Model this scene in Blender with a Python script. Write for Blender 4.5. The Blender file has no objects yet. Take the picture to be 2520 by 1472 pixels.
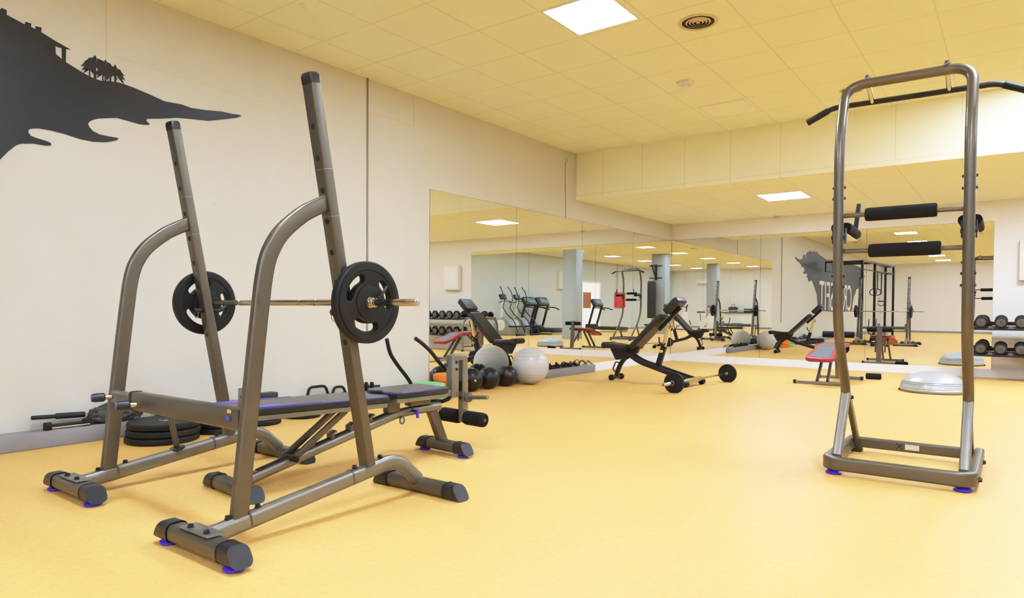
import bpy, bmesh, math, random
from mathutils import Vector, Matrix, Euler
random.seed(7)
C = bpy.context.scene.collection
V = Vector
PI = math.pi

# ------------------------------------------------------------------ room dimensions (metres)
XL, XR = -5.027, 5.2          # left / right wall
YB, YF = 11.531, -12.3        # back / front wall
YS = 8.218                    # front face of the lowered ceiling at the back
ZC, ZS = 3.1125, 2.468        # ceiling, lowered ceiling
ZM, ZK = 2.179, 0.12          # mirror top, mirror bottom

# ------------------------------------------------------------------ materials
def new_mat(name):
    m = bpy.data.materials.new(name); m.use_nodes = True
    nt = m.node_tree
    return m, nt, nt.nodes['Principled BSDF']

def srgb(r, g, b):
    f = lambda c: (c / 255 / 12.92) if c / 255 <= 0.04045 else ((c / 255 + 0.055) / 1.055) ** 2.4
    return (f(r), f(g), f(b), 1)

def mix_rgb(nt, fac, a, b):
    n = nt.nodes.new('ShaderNodeMix'); n.data_type = 'RGBA'
    for s, v in ((0, fac), (6, a), (7, b)):
        if hasattr(v, 'links') or isinstance(v, bpy.types.NodeSocket): nt.links.new(v, n.inputs[s])
        else: n.inputs[s].default_value = v
    return n.outputs[2]

def math_node(nt, op, a, b=None, c=None):
    n = nt.nodes.new('ShaderNodeMath'); n.operation = op
    for i, v in enumerate((a, b, c)):
        if v is None: continue
        if isinstance(v, bpy.types.NodeSocket): nt.links.new(v, n.inputs[i])
        else: n.inputs[i].default_value = v
    return n.outputs[0]

def noise(nt, scale, detail=3, coord='Object', rough=0.55, vec_scale=None):
    tc = nt.nodes.new('ShaderNodeTexCoord'); n = nt.nodes.new('ShaderNodeTexNoise')
    n.inputs['Scale'].default_value = scale; n.inputs['Detail'].default_value = detail
    n.inputs['Roughness'].default_value = rough
    src = tc.outputs[coord]
    if vec_scale:
        mp = nt.nodes.new('ShaderNodeMapping'); mp.inputs['Scale'].default_value = vec_scale
        nt.links.new(src, mp.inputs['Vector']); src = mp.outputs['Vector']
    nt.links.new(src, n.inputs['Vector'])
    return n.outputs['Fac']

def ramp(nt, fac, stops):
    r = nt.nodes.new('ShaderNodeValToRGB'); e = r.color_ramp.elements
    while len(e) < len(stops): e.new(0.5)
    for el, (p, c) in zip(e, stops): el.position = p; el.color = c
    nt.links.new(fac, r.inputs['Fac'])
    return r.outputs['Color']

def plain(name, col, rough=0.5, metal=0.0, var=0.08, nscale=12, bump=0.0, bscale=200, spec=0.5, coat=0.0):
    m, nt, b = new_mat(name)
    d = tuple(max(0, c * (1 - var)) for c in col[:3]) + (1,)
    l = tuple(min(1, c * (1 + var)) for c in col[:3]) + (1,)
    nt.links.new(mix_rgb(nt, noise(nt, nscale), d, l), b.inputs['Base Color'])
    b.inputs['Roughness'].default_value = rough; b.inputs['Metallic'].default_value = metal
    b.inputs['Specular IOR Level'].default_value = spec
    if coat: b.inputs['Coat Weight'].default_value = coat; b.inputs['Coat Roughness'].default_value = 0.15
    if bump:
        bp = nt.nodes.new('ShaderNodeBump'); bp.inputs['Strength'].default_value = bump; bp.inputs['Distance'].default_value = 0.002
        nt.links.new(noise(nt, bscale, 2), bp.inputs['Height']); nt.links.new(bp.outputs['Normal'], b.inputs['Normal'])
    return m

def line_mask(nt, axis, x0, period, width):
    """1 on thin lines across one object axis, every period metres."""
    tc = nt.nodes.new('ShaderNodeTexCoord'); sp = nt.nodes.new('ShaderNodeSeparateXYZ')
    nt.links.new(tc.outputs['Object'], sp.inputs[0])
    t = math_node(nt, 'DIVIDE', math_node(nt, 'SUBTRACT', sp.outputs[axis], x0), period)
    fr = math_node(nt, 'FRACT', math_node(nt, 'ADD', t, 0.5))
    return math_node(nt, 'LESS_THAN', math_node(nt, 'ABSOLUTE', math_node(nt, 'SUBTRACT', fr, 0.5)), width / period / 2)

M = {}
LED = 84
def floor_material():
    m, nt, b = new_mat('marmoleum_yellow')
    big = noise(nt, 1.1, 4); flakes = noise(nt, 26, 5, rough=0.7, vec_scale=(1, 2.2, 1)); fine = noise(nt, 120, 2)
    c1 = ramp(nt, flakes, [(0.33, srgb(213, 158, 79)), (0.47, srgb(226, 177, 98)), (0.6, srgb(228, 181, 103)), (0.75, srgb(235, 191, 124))])
    c2 = mix_rgb(nt, big, srgb(220, 167, 86), srgb(229, 181, 103))
    c = mix_rgb(nt, 0.45, c1, c2)
    nt.links.new(c, b.inputs['Base Color'])
    nt.links.new(math_node(nt, 'ADD', math_node(nt, 'MULTIPLY', fine, 0.12), 0.44), b.inputs['Roughness'])
    b.inputs['Specular IOR Level'].default_value = 0.35
    bp = nt.nodes.new('ShaderNodeBump'); bp.inputs['Strength'].default_value = 0.06; bp.inputs['Distance'].default_value = 0.002
    nt.links.new(fine, bp.inputs['Height']); nt.links.new(bp.outputs['Normal'], b.inputs['Normal'])
    return m

def ceiling_material(name, col, x0, y0, p, py=None):
    m, nt, b = new_mat(name)
    g = math_node(nt, 'MAXIMUM', line_mask(nt, 0, x0, p, 0.012), line_mask(nt, 1, y0, py or p, 0.012))
    base = mix_rgb(nt, noise(nt, 0.9, 2), tuple(c * 0.97 for c in col[:3]) + (1,), col)
    speck = mix_rgb(nt, noise(nt, 160, 2), tuple(c * 0.96 for c in col[:3]) + (1,), (1, 1, 1, 1))
    mm = nt.nodes.new('ShaderNodeMix'); mm.data_type = 'RGBA'; mm.blend_type = 'MULTIPLY'; mm.inputs[0].default_value = 0.25
    nt.links.new(base, mm.inputs[6]); nt.links.new(speck, mm.inputs[7])
    c = mix_rgb(nt, math_node(nt, 'MULTIPLY', g, 0.55), mm.outputs[2], tuple(k * 0.72 for k in col[:3]) + (1,))
    nt.links.new(c, b.inputs['Base Color']); b.inputs['Roughness'].default_value = 0.8
    b.inputs['Specular IOR Level'].default_value = 0.2
    return m

def wall_material(name, col, seams=()):
    m, nt, b = new_mat(name)
    c = mix_rgb(nt, noise(nt, 0.8, 5), tuple(k * 0.965 for k in col[:3]) + (1,), col)
    c = mix_rgb(nt, math_node(nt, 'MULTIPLY', math_node(nt, 'GREATER_THAN', noise(nt, 9, 3), 0.76), 0.25), c, tuple(k * 0.7 for k in col[:3]) + (1,))
    for axis, x0, per, wd, amt in seams:
        c = mix_rgb(nt, math_node(nt, 'MULTIPLY', line_mask(nt, axis, x0, per, wd), amt), c, tuple(k * 0.45 for k in col[:3]) + (1,))
    nt.links.new(c, b.inputs['Base Color']); b.inputs['Roughness'].default_value = 0.75
    b.inputs['Specular IOR Level'].default_value = 0.25
    bp = nt.nodes.new('ShaderNodeBump'); bp.inputs['Strength'].default_value = 0.08; bp.inputs['Distance'].default_value = 0.004
    nt.links.new(noise(nt, 14, 4), bp.inputs['Height']); nt.links.new(bp.outputs['Normal'], b.inputs['Normal'])
    return m

def emit_material(name, col, strength):
    m, nt, b = new_mat(name)
    b.inputs['Base Color'].default_value = (0.9, 0.9, 0.9, 1)
    b.inputs['Emission Color'].default_value = col; b.inputs['Emission Strength'].default_value = strength
    return m

def mirror_material():
    m, nt, b = new_mat('silvered_mirror')
    nt.links.new(mix_rgb(nt, noise(nt, 0.7, 2), (0.86, 0.885, 0.85, 1), (0.89, 0.905, 0.875, 1)), b.inputs['Base Color'])
    b.inputs['Metallic'].default_value = 1; b.inputs['Roughness'].default_value = 0.0
    return m

CEIL = srgb(252, 248, 219)
M['floor'] = floor_material()
M['ceiling'] = ceiling_material('ceiling_tile', CEIL, -4.638, 4.142, 0.59, 0.583)
M['soffit_tile'] = ceiling_material('ceiling_tile_low', CEIL, -2.82, 9.25, 0.585)
M['wall'] = wall_material('wall_paint', srgb(236, 229, 218))
M['wall_left'] = wall_material('wall_paint_left', srgb(211, 205, 187))
M['wall_dimmed'] = wall_material('wall_paint_dimmed', srgb(205, 207, 198))  # right wall: shade and mirror dimming put into the colour
M['bulkhead'] = wall_material('bulkhead_paint', srgb(252, 245, 208), [(0, -4.598, 0.589, 0.007, 0.35), (2, 2.525, 9, 0.006, 0.3)])
M['white'] = plain('white_paint', srgb(240, 236, 230), 0.5, var=0.02)
M['offwhite'] = plain('offwhite_plastic', srgb(232, 226, 210), 0.5, var=0.02)
M['ledge'] = plain('grey_ledge_paint', srgb(138, 134, 132), 0.6, var=0.08, nscale=6)
M['pillar'] = plain('pillar_paint', srgb(165, 172, 176), 0.6, var=0.05, nscale=3)
M['mirror'] = mirror_material()
M['pewter'] = plain('pewter_powder_coat', srgb(136, 133, 124), 0.36, 0.75, 0.05, 9, 0.03, 400)
M['pewter_dark'] = plain('pewter_tube', srgb(106, 100, 88), 0.36, 0.75, 0.05, 9)
M['black'] = plain('black_plastic', srgb(30, 28, 28), 0.38, 0, 0.15, 20)
M['black_metal'] = plain('black_powder_coat', srgb(32, 29, 28), 0.4, 0.3, 0.12, 14)
M['rubber'] = plain('black_rubber', srgb(24, 23, 22), 0.5, 0, 0.15, 18, 0.12, 300, spec=0.3)
M['foam'] = plain('black_foam', srgb(24, 23, 22), 0.85, 0, 0.12, 60, 0.25, 500, spec=0.25)
M['vinyl'] = plain('charcoal_vinyl', srgb(82, 78, 74), 0.42, 0, 0.06, 20, 0.08, 700)
M['vinyl_black'] = plain('black_vinyl', srgb(34, 32, 31), 0.42, 0, 0.08, 20, 0.06, 600, spec=0.45)
M['vinyl_brown'] = plain('brown_black_vinyl', srgb(62, 52, 46), 0.42, 0, 0.08, 20, 0.06, 600)
M['vinyl_green'] = plain('grey_green_vinyl', srgb(88, 96, 98), 0.36, 0, 0.05, 14)
M['purple'] = plain('purple_plastic', srgb(72, 38, 190), 0.32, 0, 0.06, 20)
M['purple_vinyl'] = plain('purple_vinyl', srgb(80, 70, 175), 0.35, 0, 0.08, 14)
M['red_vinyl'] = plain('red_vinyl', srgb(148, 40, 46), 0.4, 0, 0.06, 14)
M['red'] = plain('red_fabric', srgb(200, 40, 40), 0.6, 0, 0.08, 20)
M['orange'] = plain('orange_foam', srgb(240, 128, 30), 0.5, 0, 0.05, 20)
M['green'] = plain('green_foam', srgb(118, 200, 135), 0.55, 0, 0.05, 20)
M['yellow'] = plain('yellow_plastic', srgb(214, 182, 60), 0.4)
M['lime'] = plain('lime_print', srgb(190, 214, 70), 0.5)
M['redprint'] = plain('red_print', srgb(224, 120, 120), 0.5)
M['chrome'] = plain('chrome', srgb(205, 200, 190), 0.16, 1.0, 0.03, 5)
M['brass_chrome'] = plain('brushed_bar_steel', srgb(198, 190, 170), 0.25, 1.0, 0.05, 30)
M['gold'] = plain('anodised_gold_sleeve', srgb(222, 190, 120), 0.35, 0.6, 0.05, 10)
M['pearl'] = plain('pearl_ball', srgb(194, 190, 182), 0.34, 0, 0.03, 3, coat=0.3)
M['silver_ball'] = plain('silver_dome', srgb(186, 190, 194), 0.3, 0.35, 0.03, 3, coat=0.3)
M['ball_black'] = plain('glossy_black_vinyl', srgb(24, 22, 21), 0.32, 0, 0.08, 20, 0.05, 500, spec=0.4)
M['mural'] = plain('mural_black_paint', srgb(34, 33, 31), 0.42, 0, 0.22, 2.2, spec=0.4)
M['wood'] = plain('brown_wood', srgb(160, 95, 50), 0.5, 0, 0.2, 8)
M['grey_plastic'] = plain('grey_plastic', srgb(150, 152, 146), 0.45, 0, 0.05, 8)
M['light'] = emit_material('led_panel', (0.57, 0.735, 1.03, 1), LED)
M['dark'] = plain('dark_void', srgb(24, 22, 20), 0.8)
M['pale_tile'] = plain('pale_panel', srgb(254, 250, 226), 0.6, var=0.01)
M['vent'] = plain('vent_metal', srgb(206, 190, 150), 0.5, 0.0)
M['label'] = plain('paper_label', srgb(232, 226, 205), 0.6)

# ------------------------------------------------------------------ mesh building
def perp(d):
    a = V((0, 0, 1)) if abs(d.z) < 0.9 else V((1, 0, 0))
    return d.cross(a).normalized()

def fillet(pts, r, n=6):
    """Rounds the corners of a polyline with arcs of about radius r."""
    pts = [V(p) for p in pts]; out = [pts[0]]
    rr = r if isinstance(r, (list, tuple)) else [r] * (len(pts) - 2)
    for i in range(1, len(pts) - 1):
        a, b, c = pts[i - 1], pts[i], pts[i + 1]
        u, w = (a - b), (c - b)
        k = min(rr[i - 1], u.length * 0.49, w.length * 0.49)
        p, q = b + u.normalized() * k, b + w.normalized() * k
        for j in range(n + 1):
            t = j / n
            out.append(p * (1 - t) ** 2 + b * 2 * t * (1 - t) + q * t * t)
    out.append(pts[-1])
    return out

def smooth_path(pts, n=5):
    """Catmull-Rom through the points."""
    pts = [V(p) for p in pts]; out = []
    for i in range(len(pts) - 1):
        p0 = pts[i - 1] if i else pts[0] * 2 - pts[1]
        p1, p2 = pts[i], pts[i + 1]
        p3 = pts[i + 2] if i + 2 < len(pts) else pts[-1] * 2 - pts[-2]
        for j in range(n):
            t = j / n
            out.append(0.5 * ((2 * p1) + (p2 - p0) * t + (2 * p0 - 5 * p1 + 4 * p2 - p3) * t * t + (3 * p1 - p0 - 3 * p2 + p3) * t ** 3))
    out.append(pts[-1])
    return out

def rrect(w, h, r, n=3):
    r = min(r, w / 2 - 1e-4, h / 2 - 1e-4); out = []
    for cx, cy, a0 in ((w / 2 - r, h / 2 - r, 0), (-w / 2 + r, h / 2 - r, 90), (-w / 2 + r, -h / 2 + r, 180), (w / 2 - r, -h / 2 + r, 270)):
        for j in range(n + 1):
            a = math.radians(a0 + 90 * j / n)
            out.append((cx + r * math.cos(a), cy + r * math.sin(a)))
    return out

class MB:
    def __init__(s): s.bm = bmesh.new()
    def _faces_from_rings(s, rings, caps=True, closed=False):
        bm = s.bm; n = len(rings[0])
        vr = [[bm.verts.new(p) for p in r] for r in rings]
        m = len(vr)
        for i in range(m if closed else m - 1):
            A, B = vr[i], vr[(i + 1) % m]
            for j in range(n):
                bm.faces.new((A[j], A[(j + 1) % n], B[(j + 1) % n], B[j]))
        if caps and not closed:
            bm.faces.new(vr[0][::-1]); bm.faces.new(vr[-1])
        return s
    def box(s, c, size, rot=None, bev=0.0, seg=2):
        R = rot.to_matrix() if isinstance(rot, Euler) else (rot or Matrix.Identity(3))
        r = bmesh.ops.create_cube(s.bm, size=1)
        vs = r['verts']
        for v in vs:
            v.co = R @ V((v.co.x * size[0], v.co.y * size[1], v.co.z * size[2])) + V(c)
        if bev:
            es = list({e for v in vs for e in v.link_edges})
            bmesh.ops.bevel(s.bm, geom=es, offset=min(bev, min(size) * 0.49), segments=seg, profile=0.5, affect='EDGES')
        return s
    def sweep(s, pts, prof, lat=None, closed=False, caps=True, scale=None):
        """Sweeps a 2D profile (x along the lateral direction) along a path."""
        pts = [V(p) for p in pts]; n = len(pts); rings = []
        prev = None
        for i, p in enumerate(pts):
            if closed: d = pts[(i + 1) % n] - pts[i - 1]
            else: d = (pts[min(i + 1, n - 1)] - pts[max(i - 1, 0)])
            d.normalize()
            if lat is not None: L = V(lat)
            else: L = prev if prev is not None else perp(d)
            L = (L - d * L.dot(d)).normalized(); prev = L
            U = d.cross(L).normalized()
            k = 1.0
            if 0 < i < n - 1 and not closed:
                a, b = (pts[i] - pts[i - 1]).normalized(), (pts[i + 1] - pts[i]).normalized()
                k = 1.0
            sc = scale[i] if scale else 1.0
            rings.append([p + L * (x * sc) + U * (y * sc) for x, y in prof])
        return s._faces_from_rings(rings, caps, closed)
    def tube(s, pts, r, seg=12, closed=False, scale=None):
        return s.sweep(pts, [(r * math.cos(2 * PI * j / seg), r * math.sin(2 * PI * j / seg)) for j in range(seg)], None, closed, True, scale)
    def bar(s, a, b, w, h, lat=(1, 0, 0), r=0.006):
        return s.sweep([a, b], rrect(w, h, r), lat)
    def lathe(s, prof, c=(0, 0, 0), axis=(0, 0, 1), seg=24, caps=True):
        """Revolves (radius, height) pairs about an axis."""
        ax = V(axis).normalized(); L = perp(ax); U = ax.cross(L)
        rings = []
        for r, z in prof:
            rings.append([V(c) + ax * z + (L * math.cos(2 * PI * j / seg) + U * math.sin(2 * PI * j / seg)) * max(r, 1e-5) for j in range(seg)])
        return s._faces_from_rings(rings, caps)
    def ring(s, prof, c=(0, 0, 0), axis=(0, 0, 1), seg=24):
        """A closed ring of revolution: the profile loop is joined to itself."""
        ax = V(axis).normalized(); L = perp(ax); U = ax.cross(L); n = len(prof)
        rings = [[V(c) + ax * z + (L * math.cos(2 * PI * j / seg) + U * math.sin(2 * PI * j / seg)) * r for j in range(seg)] for r, z in prof]
        return s._faces_from_rings(rings, False, True)
    def ball(s, c, r, u=32, v=18, sc=(1, 1, 1)):
        vs = bmesh.ops.create_uvsphere(s.bm, u_segments=u, v_segments=v, radius=r)['verts']
        for q in vs: q.co = V((q.co.x * sc[0], q.co.y * sc[1], q.co.z * sc[2])) + V(c)
        return s
    def cyl(s, a, b, r, seg=18, bev=0.0):
        a, b = V(a), V(b); L = (b - a).length
        if bev: pr = [(r - bev, 0), (r - bev * 0.3, bev * 0.3), (r, bev), (r, L - bev), (r - bev * 0.3, L - bev * 0.3), (r - bev, L)]
        else: pr = [(r, 0), (r, L)]
        return s.lathe(pr, a, b - a, seg)
    def add_mesh(s, me, mat=None):
        k = bmesh.new(); k.from_mesh(me)
        if mat is not None: k.transform(mat)
        tmp = bpy.data.meshes.new('tmp'); k.to_mesh(tmp); k.free()
        s.bm.from_mesh(tmp); bpy.data.meshes.remove(tmp)
        return s
    def build(s, name, mat, parent=None, angle=40, label=None):
        bmesh.ops.recalc_face_normals(s.bm, faces=s.bm.faces[:])
        me = bpy.data.meshes.new(name); s.bm.to_mesh(me); s.bm.free()
        me.shade_smooth(); me.set_sharp_from_angle(angle=math.radians(angle))
        me.materials.append(M[mat] if isinstance(mat, str) else mat)
        o = bpy.data.objects.new(name, me); C.objects.link(o)
        if parent is not None: o.parent = parent
        if label: o['label'] = label
        return o

def flat_mesh(loops, depth, bevel=0.0, res=2):
    """A plate cut from 2D loops (outer loop first, then holes), thickness 2*depth along z."""
    cu = bpy.data.curves.new('cut', 'CURVE'); cu.dimensions = '2D'; cu.fill_mode = 'BOTH'
    cu.extrude = max(depth - bevel, 0); cu.bevel_depth = bevel; cu.bevel_resolution = res
    for lp in loops:
        sp = cu.splines.new('POLY'); sp.points.add(len(lp) - 1)
        for p, q in zip(sp.points, lp): p.co = (q[0], q[1], 0, 1)
        sp.use_cyclic_u = True
    o = bpy.data.objects.new('cut', cu); C.objects.link(o)
    dg = bpy.context.evaluated_depsgraph_get()
    me = bpy.data.meshes.new_from_object(o.evaluated_get(dg))
    bpy.data.objects.remove(o); bpy.data.curves.remove(cu)
    return me

def basis(x, y, z, c=(0, 0, 0)):
    m = Matrix.Identity(4)
    for i, a in enumerate((x, y, z)):
        for k in range(3): m[k][i] = a[k]
    for k in range(3): m[k][3] = c[k]
    return m

def tag(o, label, cat, group=None, kind=None):
    o['label'] = label; o['category'] = cat
    if group: o['group'] = group
    if kind: o['kind'] = kind
    return o

def thing(name, label, cat, loc=(0, 0, 0), rz=0.0, group=None):
    o = bpy.data.objects.new(name, None); C.objects.link(o)
    o.empty_display_size = 0.1
    o.location = loc; o.rotation_euler = (0, 0, rz)
    return tag(o, label, cat, group)

def struct(o):
    o['kind'] = 'structure'; return o

def copy_tree(o, parent=None):
    c = o.copy(); C.objects.link(c)
    if parent is not None: c.parent = parent
    for ch in list(o.children): copy_tree(ch, c)
    return c

def circle(r, n=48, c=(0, 0), a0=0):
    return [(c[0] + r * math.cos(a0 + 2 * PI * i / n), c[1] + r * math.sin(a0 + 2 * PI * i / n)) for i in range(n)]
MURAL_NEAR = [(1.451, 2.72), (1.458, 2.734), (1.485, 2.729), (1.484, 2.701), (1.578, 2.674), (1.582, 2.692), (1.614, 2.692), (1.612, 2.669), (1.638, 2.664), (1.636, 2.683), (1.67, 2.685), (1.668, 2.655), (1.75, 2.624), (1.826, 2.6), (1.834, 2.594), (1.808, 2.593), (1.806, 2.506), (1.857, 2.486), (1.92, 2.461), (1.968, 2.448), (2.018, 2.443), (2.076, 2.455), (2.136, 2.462), (2.224, 2.454), (2.342, 2.433), (2.446, 2.411), (2.573, 2.419), (2.644, 2.411), (2.758, 2.422), (2.888, 2.442), (2.977, 2.445), (3.034, 2.452), (3.063, 2.446), (3.011, 2.421), (2.921, 2.39), (2.779, 2.344), (2.654, 2.329), (2.543, 2.313), (2.407, 2.276), (2.328, 2.257), (2.317, 2.249), (2.318, 2.237), (2.332, 2.228), (2.341, 2.224), (2.334, 2.215), (2.314, 2.21), (2.268, 2.205), (2.188, 2.211), (2.118, 2.215), (2.05, 2.197), (2.0, 2.183), (1.967, 2.167), (1.946, 2.151), (1.936, 2.131), (1.944, 2.113), (1.966, 2.091), (2.007, 2.077), (2.066, 2.076), (2.122, 2.078), (2.128, 2.071), (2.117, 2.059), (2.049, 2.032), (1.966, 2.019), (1.885, 2.021), (1.792, 2.036), (1.716, 2.041), (1.649, 2.04), (1.606, 2.028), (1.594, 2.016), (1.593, 2.002), (1.606, 1.984), (1.642, 1.975), (1.686, 1.969), (1.715, 1.962), (1.72, 1.951), (1.711, 1.941), (1.685, 1.937), (1.62, 1.937), (1.555, 1.924), (1.524, 1.905), (1.485, 1.861), (1.444, 1.804)]
MURAL_WINDOW = [(1.746, 2.591), (1.783, 2.59), (1.784, 2.519), (1.749, 2.542)]
PALMS = [(1.981, 2.447, 0.094, 1.0), (1.948, 2.451, 0.05, 0.6), (2.03, 2.451, 0.041, 0.6), (2.078, 2.458, 0.065, 0.8), (2.109, 2.464, 0.053, 0.9), (2.047, 2.46, 0.087, 0.7)]
EXPOSURE = 0.0
# ------------------------------------------------------------------ room shell
def slab(name, x0, x1, y0, y1, z0, z1, mat):
    return struct(MB().box(((x0 + x1) / 2, (y0 + y1) / 2, (z0 + z1) / 2), (x1 - x0, y1 - y0, z1 - z0)).build(name, mat))
T = 0.12
slab('floor', XL - T, XR + T, YF - T, YB + T, -T, 0, 'floor')
slab('ceiling', XL - T, XR + T, YF - T, YS, ZC, ZC + T, 'ceiling')
o = slab('ceiling_lowered', XL - T, XR + T, YS + 0.02, YB + T, ZS, ZS + T, 'soffit_tile')
slab('wall_left', XL - T, XL, YF - T, YB + T, 0, ZC, 'wall_left')
slab('wall_right', XR, XR + T, YF - T, YB + T, 0, ZC, 'wall_dimmed')
slab('wall_back', XL, XR, YB, YB + T, 0, ZC, 'wall')
slab('wall_front', XL, XR, YF - T, YF, 0, ZC, 'wall')
slab('wall_bulkhead', XL, XR, YS, YS + 0.02, ZS, ZC, 'bulkhead')
slab('trim_1', XL, XR, YS - 0.012, YS, ZS, ZS + 0.045, 'bulkhead')
slab('baseboard_left', XL, XL + 0.022, 5.2, YB, 0, ZK, 'white')
slab('baseboard_back', XL + 0.022, XR, YB - 0.022, YB, 0, ZK, 'white')
slab('baseboard_front', XL, XR, YF, YF + 0.02, 0, 0.09, 'ledge')
slab('baseboard_right', XR - 0.02, XR, YF + 0.02, YB - 0.022, 0, 0.07, 'ledge')
# grey stepped ledge along the foot of the left wall, ends part-way along the mirrors
b = MB().box(((XL - 4.93) / 2, (YF + 8.64) / 2, 0.055), (-4.93 - XL, 8.64 - YF, 0.11), bev=0.008)
struct(b.build('trim_2', 'ledge'))
# surface conduit and seams of the left wall
b = MB().cyl((XL + 0.008, 4.374, 0.62), (XL + 0.008, 4.374, ZC), 0.008, 10)
struct(b.build('trim_3', plain('conduit_grey', srgb(150, 140, 118), 0.6)))
m_seam = plain('wall_seam', srgb(205, 188, 155), 0.8)
b = MB()
b.box((XL + 0.0005, 2.056, 2.86), (0.001, 0.004, 0.5))
b.box((XL + 0.0005, 4.995, 2.95), (0.001, 0.005, 0.3)); b.box((XL + 0.0005, 4.70, 2.80), (0.001, 0.6, 0.003))
b.box((XL + 0.0005, 3.72, 2.35), (0.001, 0.003, 0.6)); b.box((XL + 0.0005, 2.65, 2.62), (0.001, 1.2, 0.003), Euler((-0.03, 0, 0)))
struct(b.build('trim_4', m_seam))
# cable with a hook near the bulkhead corner
t = thing('hanging_cable', 'thin dark cable on a small hook high on the wall beside the bulkhead', 'cable', (XL, 7.92, 2.18))
MB().tube(smooth_path([(0.006, 0.012, 0), (0.006, 0.008, 0.3), (0.006, -0.006, 0.55), (0.006, 0.0, 0.76)]), 0.0035, 6).build('cable', 'ledge', t)
MB().tube(smooth_path([(0.0, 0, 0.80), (0.02, 0.0, 0.82), (0.03, 0.012, 0.80), (0.02, 0.012, 0.77), (0.006, 0.0, 0.755)]), 0.006, 8).build('hook', 'vent', t)

# pillars behind the viewpoint (seen in the mirrors)
for i, (x, y, w) in enumerate(((1.2, 4.85, 0.5), (1.15, -1.62, 0.56), (1.32, -7.8, 0.5))):
    b = MB().box((x, y, ZC / 2), (w, w * 0.8, ZC), bev=0.01)
    struct(b.build('pillar', 'pillar'))

# doorway in the right wall (frame and white leaf given an added glow, with a wooden board above a counter)
dx, dy, dw, dh = XR, -3.15, 1.55, 2.12
d1 = MB().box((dx - 0.012, dy, dh / 2), (0.024, dw, dh)).build('door_1', emit_material('glowing_door_leaf', (1, 0.97, 0.92, 1), 0.5)); struct(d1)
f = MB(); f.box((dx - 0.02, dy - dw / 2 - 0.04, dh / 2), (0.05, 0.08, dh + 0.08)); f.box((dx - 0.02, dy + dw / 2 + 0.04, dh / 2), (0.05, 0.08, dh + 0.08)); f.box((dx - 0.02, dy, dh + 0.04), (0.05, dw, 0.08))
f.build('door_frame', 'white', d1)
MB().box((dx - 0.03, dy + 0.35, 1.35), (0.03, 0.65, 0.7)).build('door_panel', 'wood', d1)

# ------------------------------------------------------------------ mirrors
def mirror(label, p0, p1, grp):
    """p0-p1: wall line of the panel at floor level."""
    p0, p1 = V(p0), V(p1); d = (p1 - p0).normalized(); n = V((0, 0, 1)).cross(d)
    L = (p1 - p0).length
    c = (p0 + p1) / 2 + V((0, 0, (ZM + ZK) / 2))
    rt = thing('mirror_panel', label, 'mirror', ((p0 + p1) / 2)[:], 0, grp)
    ax = abs(d.x) > 0.5
    sz = (L - 0.004, 0.005, ZM - ZK) if ax else (0.005, L - 0.004, ZM - ZK)
    off = V((0, -0.004, 0)) if ax else V((0.004, 0, 0))
    MB().box(c - (p0 + p1) / 2 + off, sz).build('mirror_glass', 'mirror', rt)
    sz2 = (L - 0.001, 0.001, ZM - ZK + 0.006) if ax else (0.001, L - 0.001, ZM - ZK + 0.006)
    MB().box(c - (p0 + p1) / 2 + off * 0.2, sz2).build('mirror_backing', 'dark', rt)
ys = [5.236, 6.787, 8.38, 9.983, YB - 0.01]
for i, lab in enumerate(('left wall mirror panel behind the medicine balls, nearest the squat rack',
                         'left wall mirror panel behind the cords on the ledge, second from the squat rack',
                         'left wall mirror panel behind the black bench, third from the squat rack',
                         'left wall mirror panel in the corner, meeting the back wall mirrors')):
    mirror(lab, (XL, ys[i], 0), (XL, ys[i + 1], 0), 'left wall mirrors')
xs = [XL + 0.01, -3.44, -1.853, -0.266]
for i, lab in enumerate(('back wall mirror panel in the corner, behind the inclined black bench',
                         'middle back wall mirror panel, behind the red bench',
                         'back wall mirror panel ending at the dumbbell rack, behind the silver dome')):
    mirror(lab, (xs[i], YB, 0), (xs[i + 1], YB, 0), 'back wall mirrors')

# ------------------------------------------------------------------ ceiling fittings
def panel_light(x, y, z, label, s=0.54, on=True):
    t = thing('ceiling_light', label, 'ceiling light', (x, y, z), 0, 'square ceiling panel lights')
    b = MB(); w = 0.016
    for sx in (-1, 1):
        b.box((sx * (s / 2 - w / 2), 0, -0.002), (w, s, 0.004)); b.box((0, sx * (s / 2 - w / 2), -0.002), (s - 2 * w, w, 0.004))
    b.build('light_frame', 'white', t)
    MB().box((0, 0, -0.002), (s - 2 * w, s - 2 * w, 0.004)).build('diffuser', 'light' if on else 'pale_tile', t)
    return t
panel_light(-2.59, 4.42, ZC, 'large glowing square panel light in the high ceiling above the squat rack')
panel_light(-2.55, 9.55, ZS, 'glowing square panel light in the lowered ceiling above the red bench', 0.58)
panel_light(-2.56, 7.34, ZC, 'unlit pale square panel in the high ceiling near the bulkhead', 0.5, False)
rows = ('just ahead of the viewpoint', 'level with the viewpoint', 'first behind the viewpoint', 'second behind the viewpoint', 'third behind the viewpoint', 'fourth behind the viewpoint', 'last before the front wall')
for cx, cn in ((-2.5, 'left'), (0.33, 'middle'), (3.2, 'right')):
    for j, y in enumerate((7.36, 4.4, 1.45, -1.45, -4.5, -7.7, -10.5)):
        if cx < 0 and j < 2: continue
        panel_light(cx, y, ZC, 'ceiling panel light in the %s column, %s' % (cn, rows[j]))
for cx, cn in ((0.45, 'above the dumbbell rack'), (3.4, 'by the right wall')):
    panel_light(cx, 9.55, ZS, 'panel light in the lowered ceiling %s' % cn, 0.58)

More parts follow.
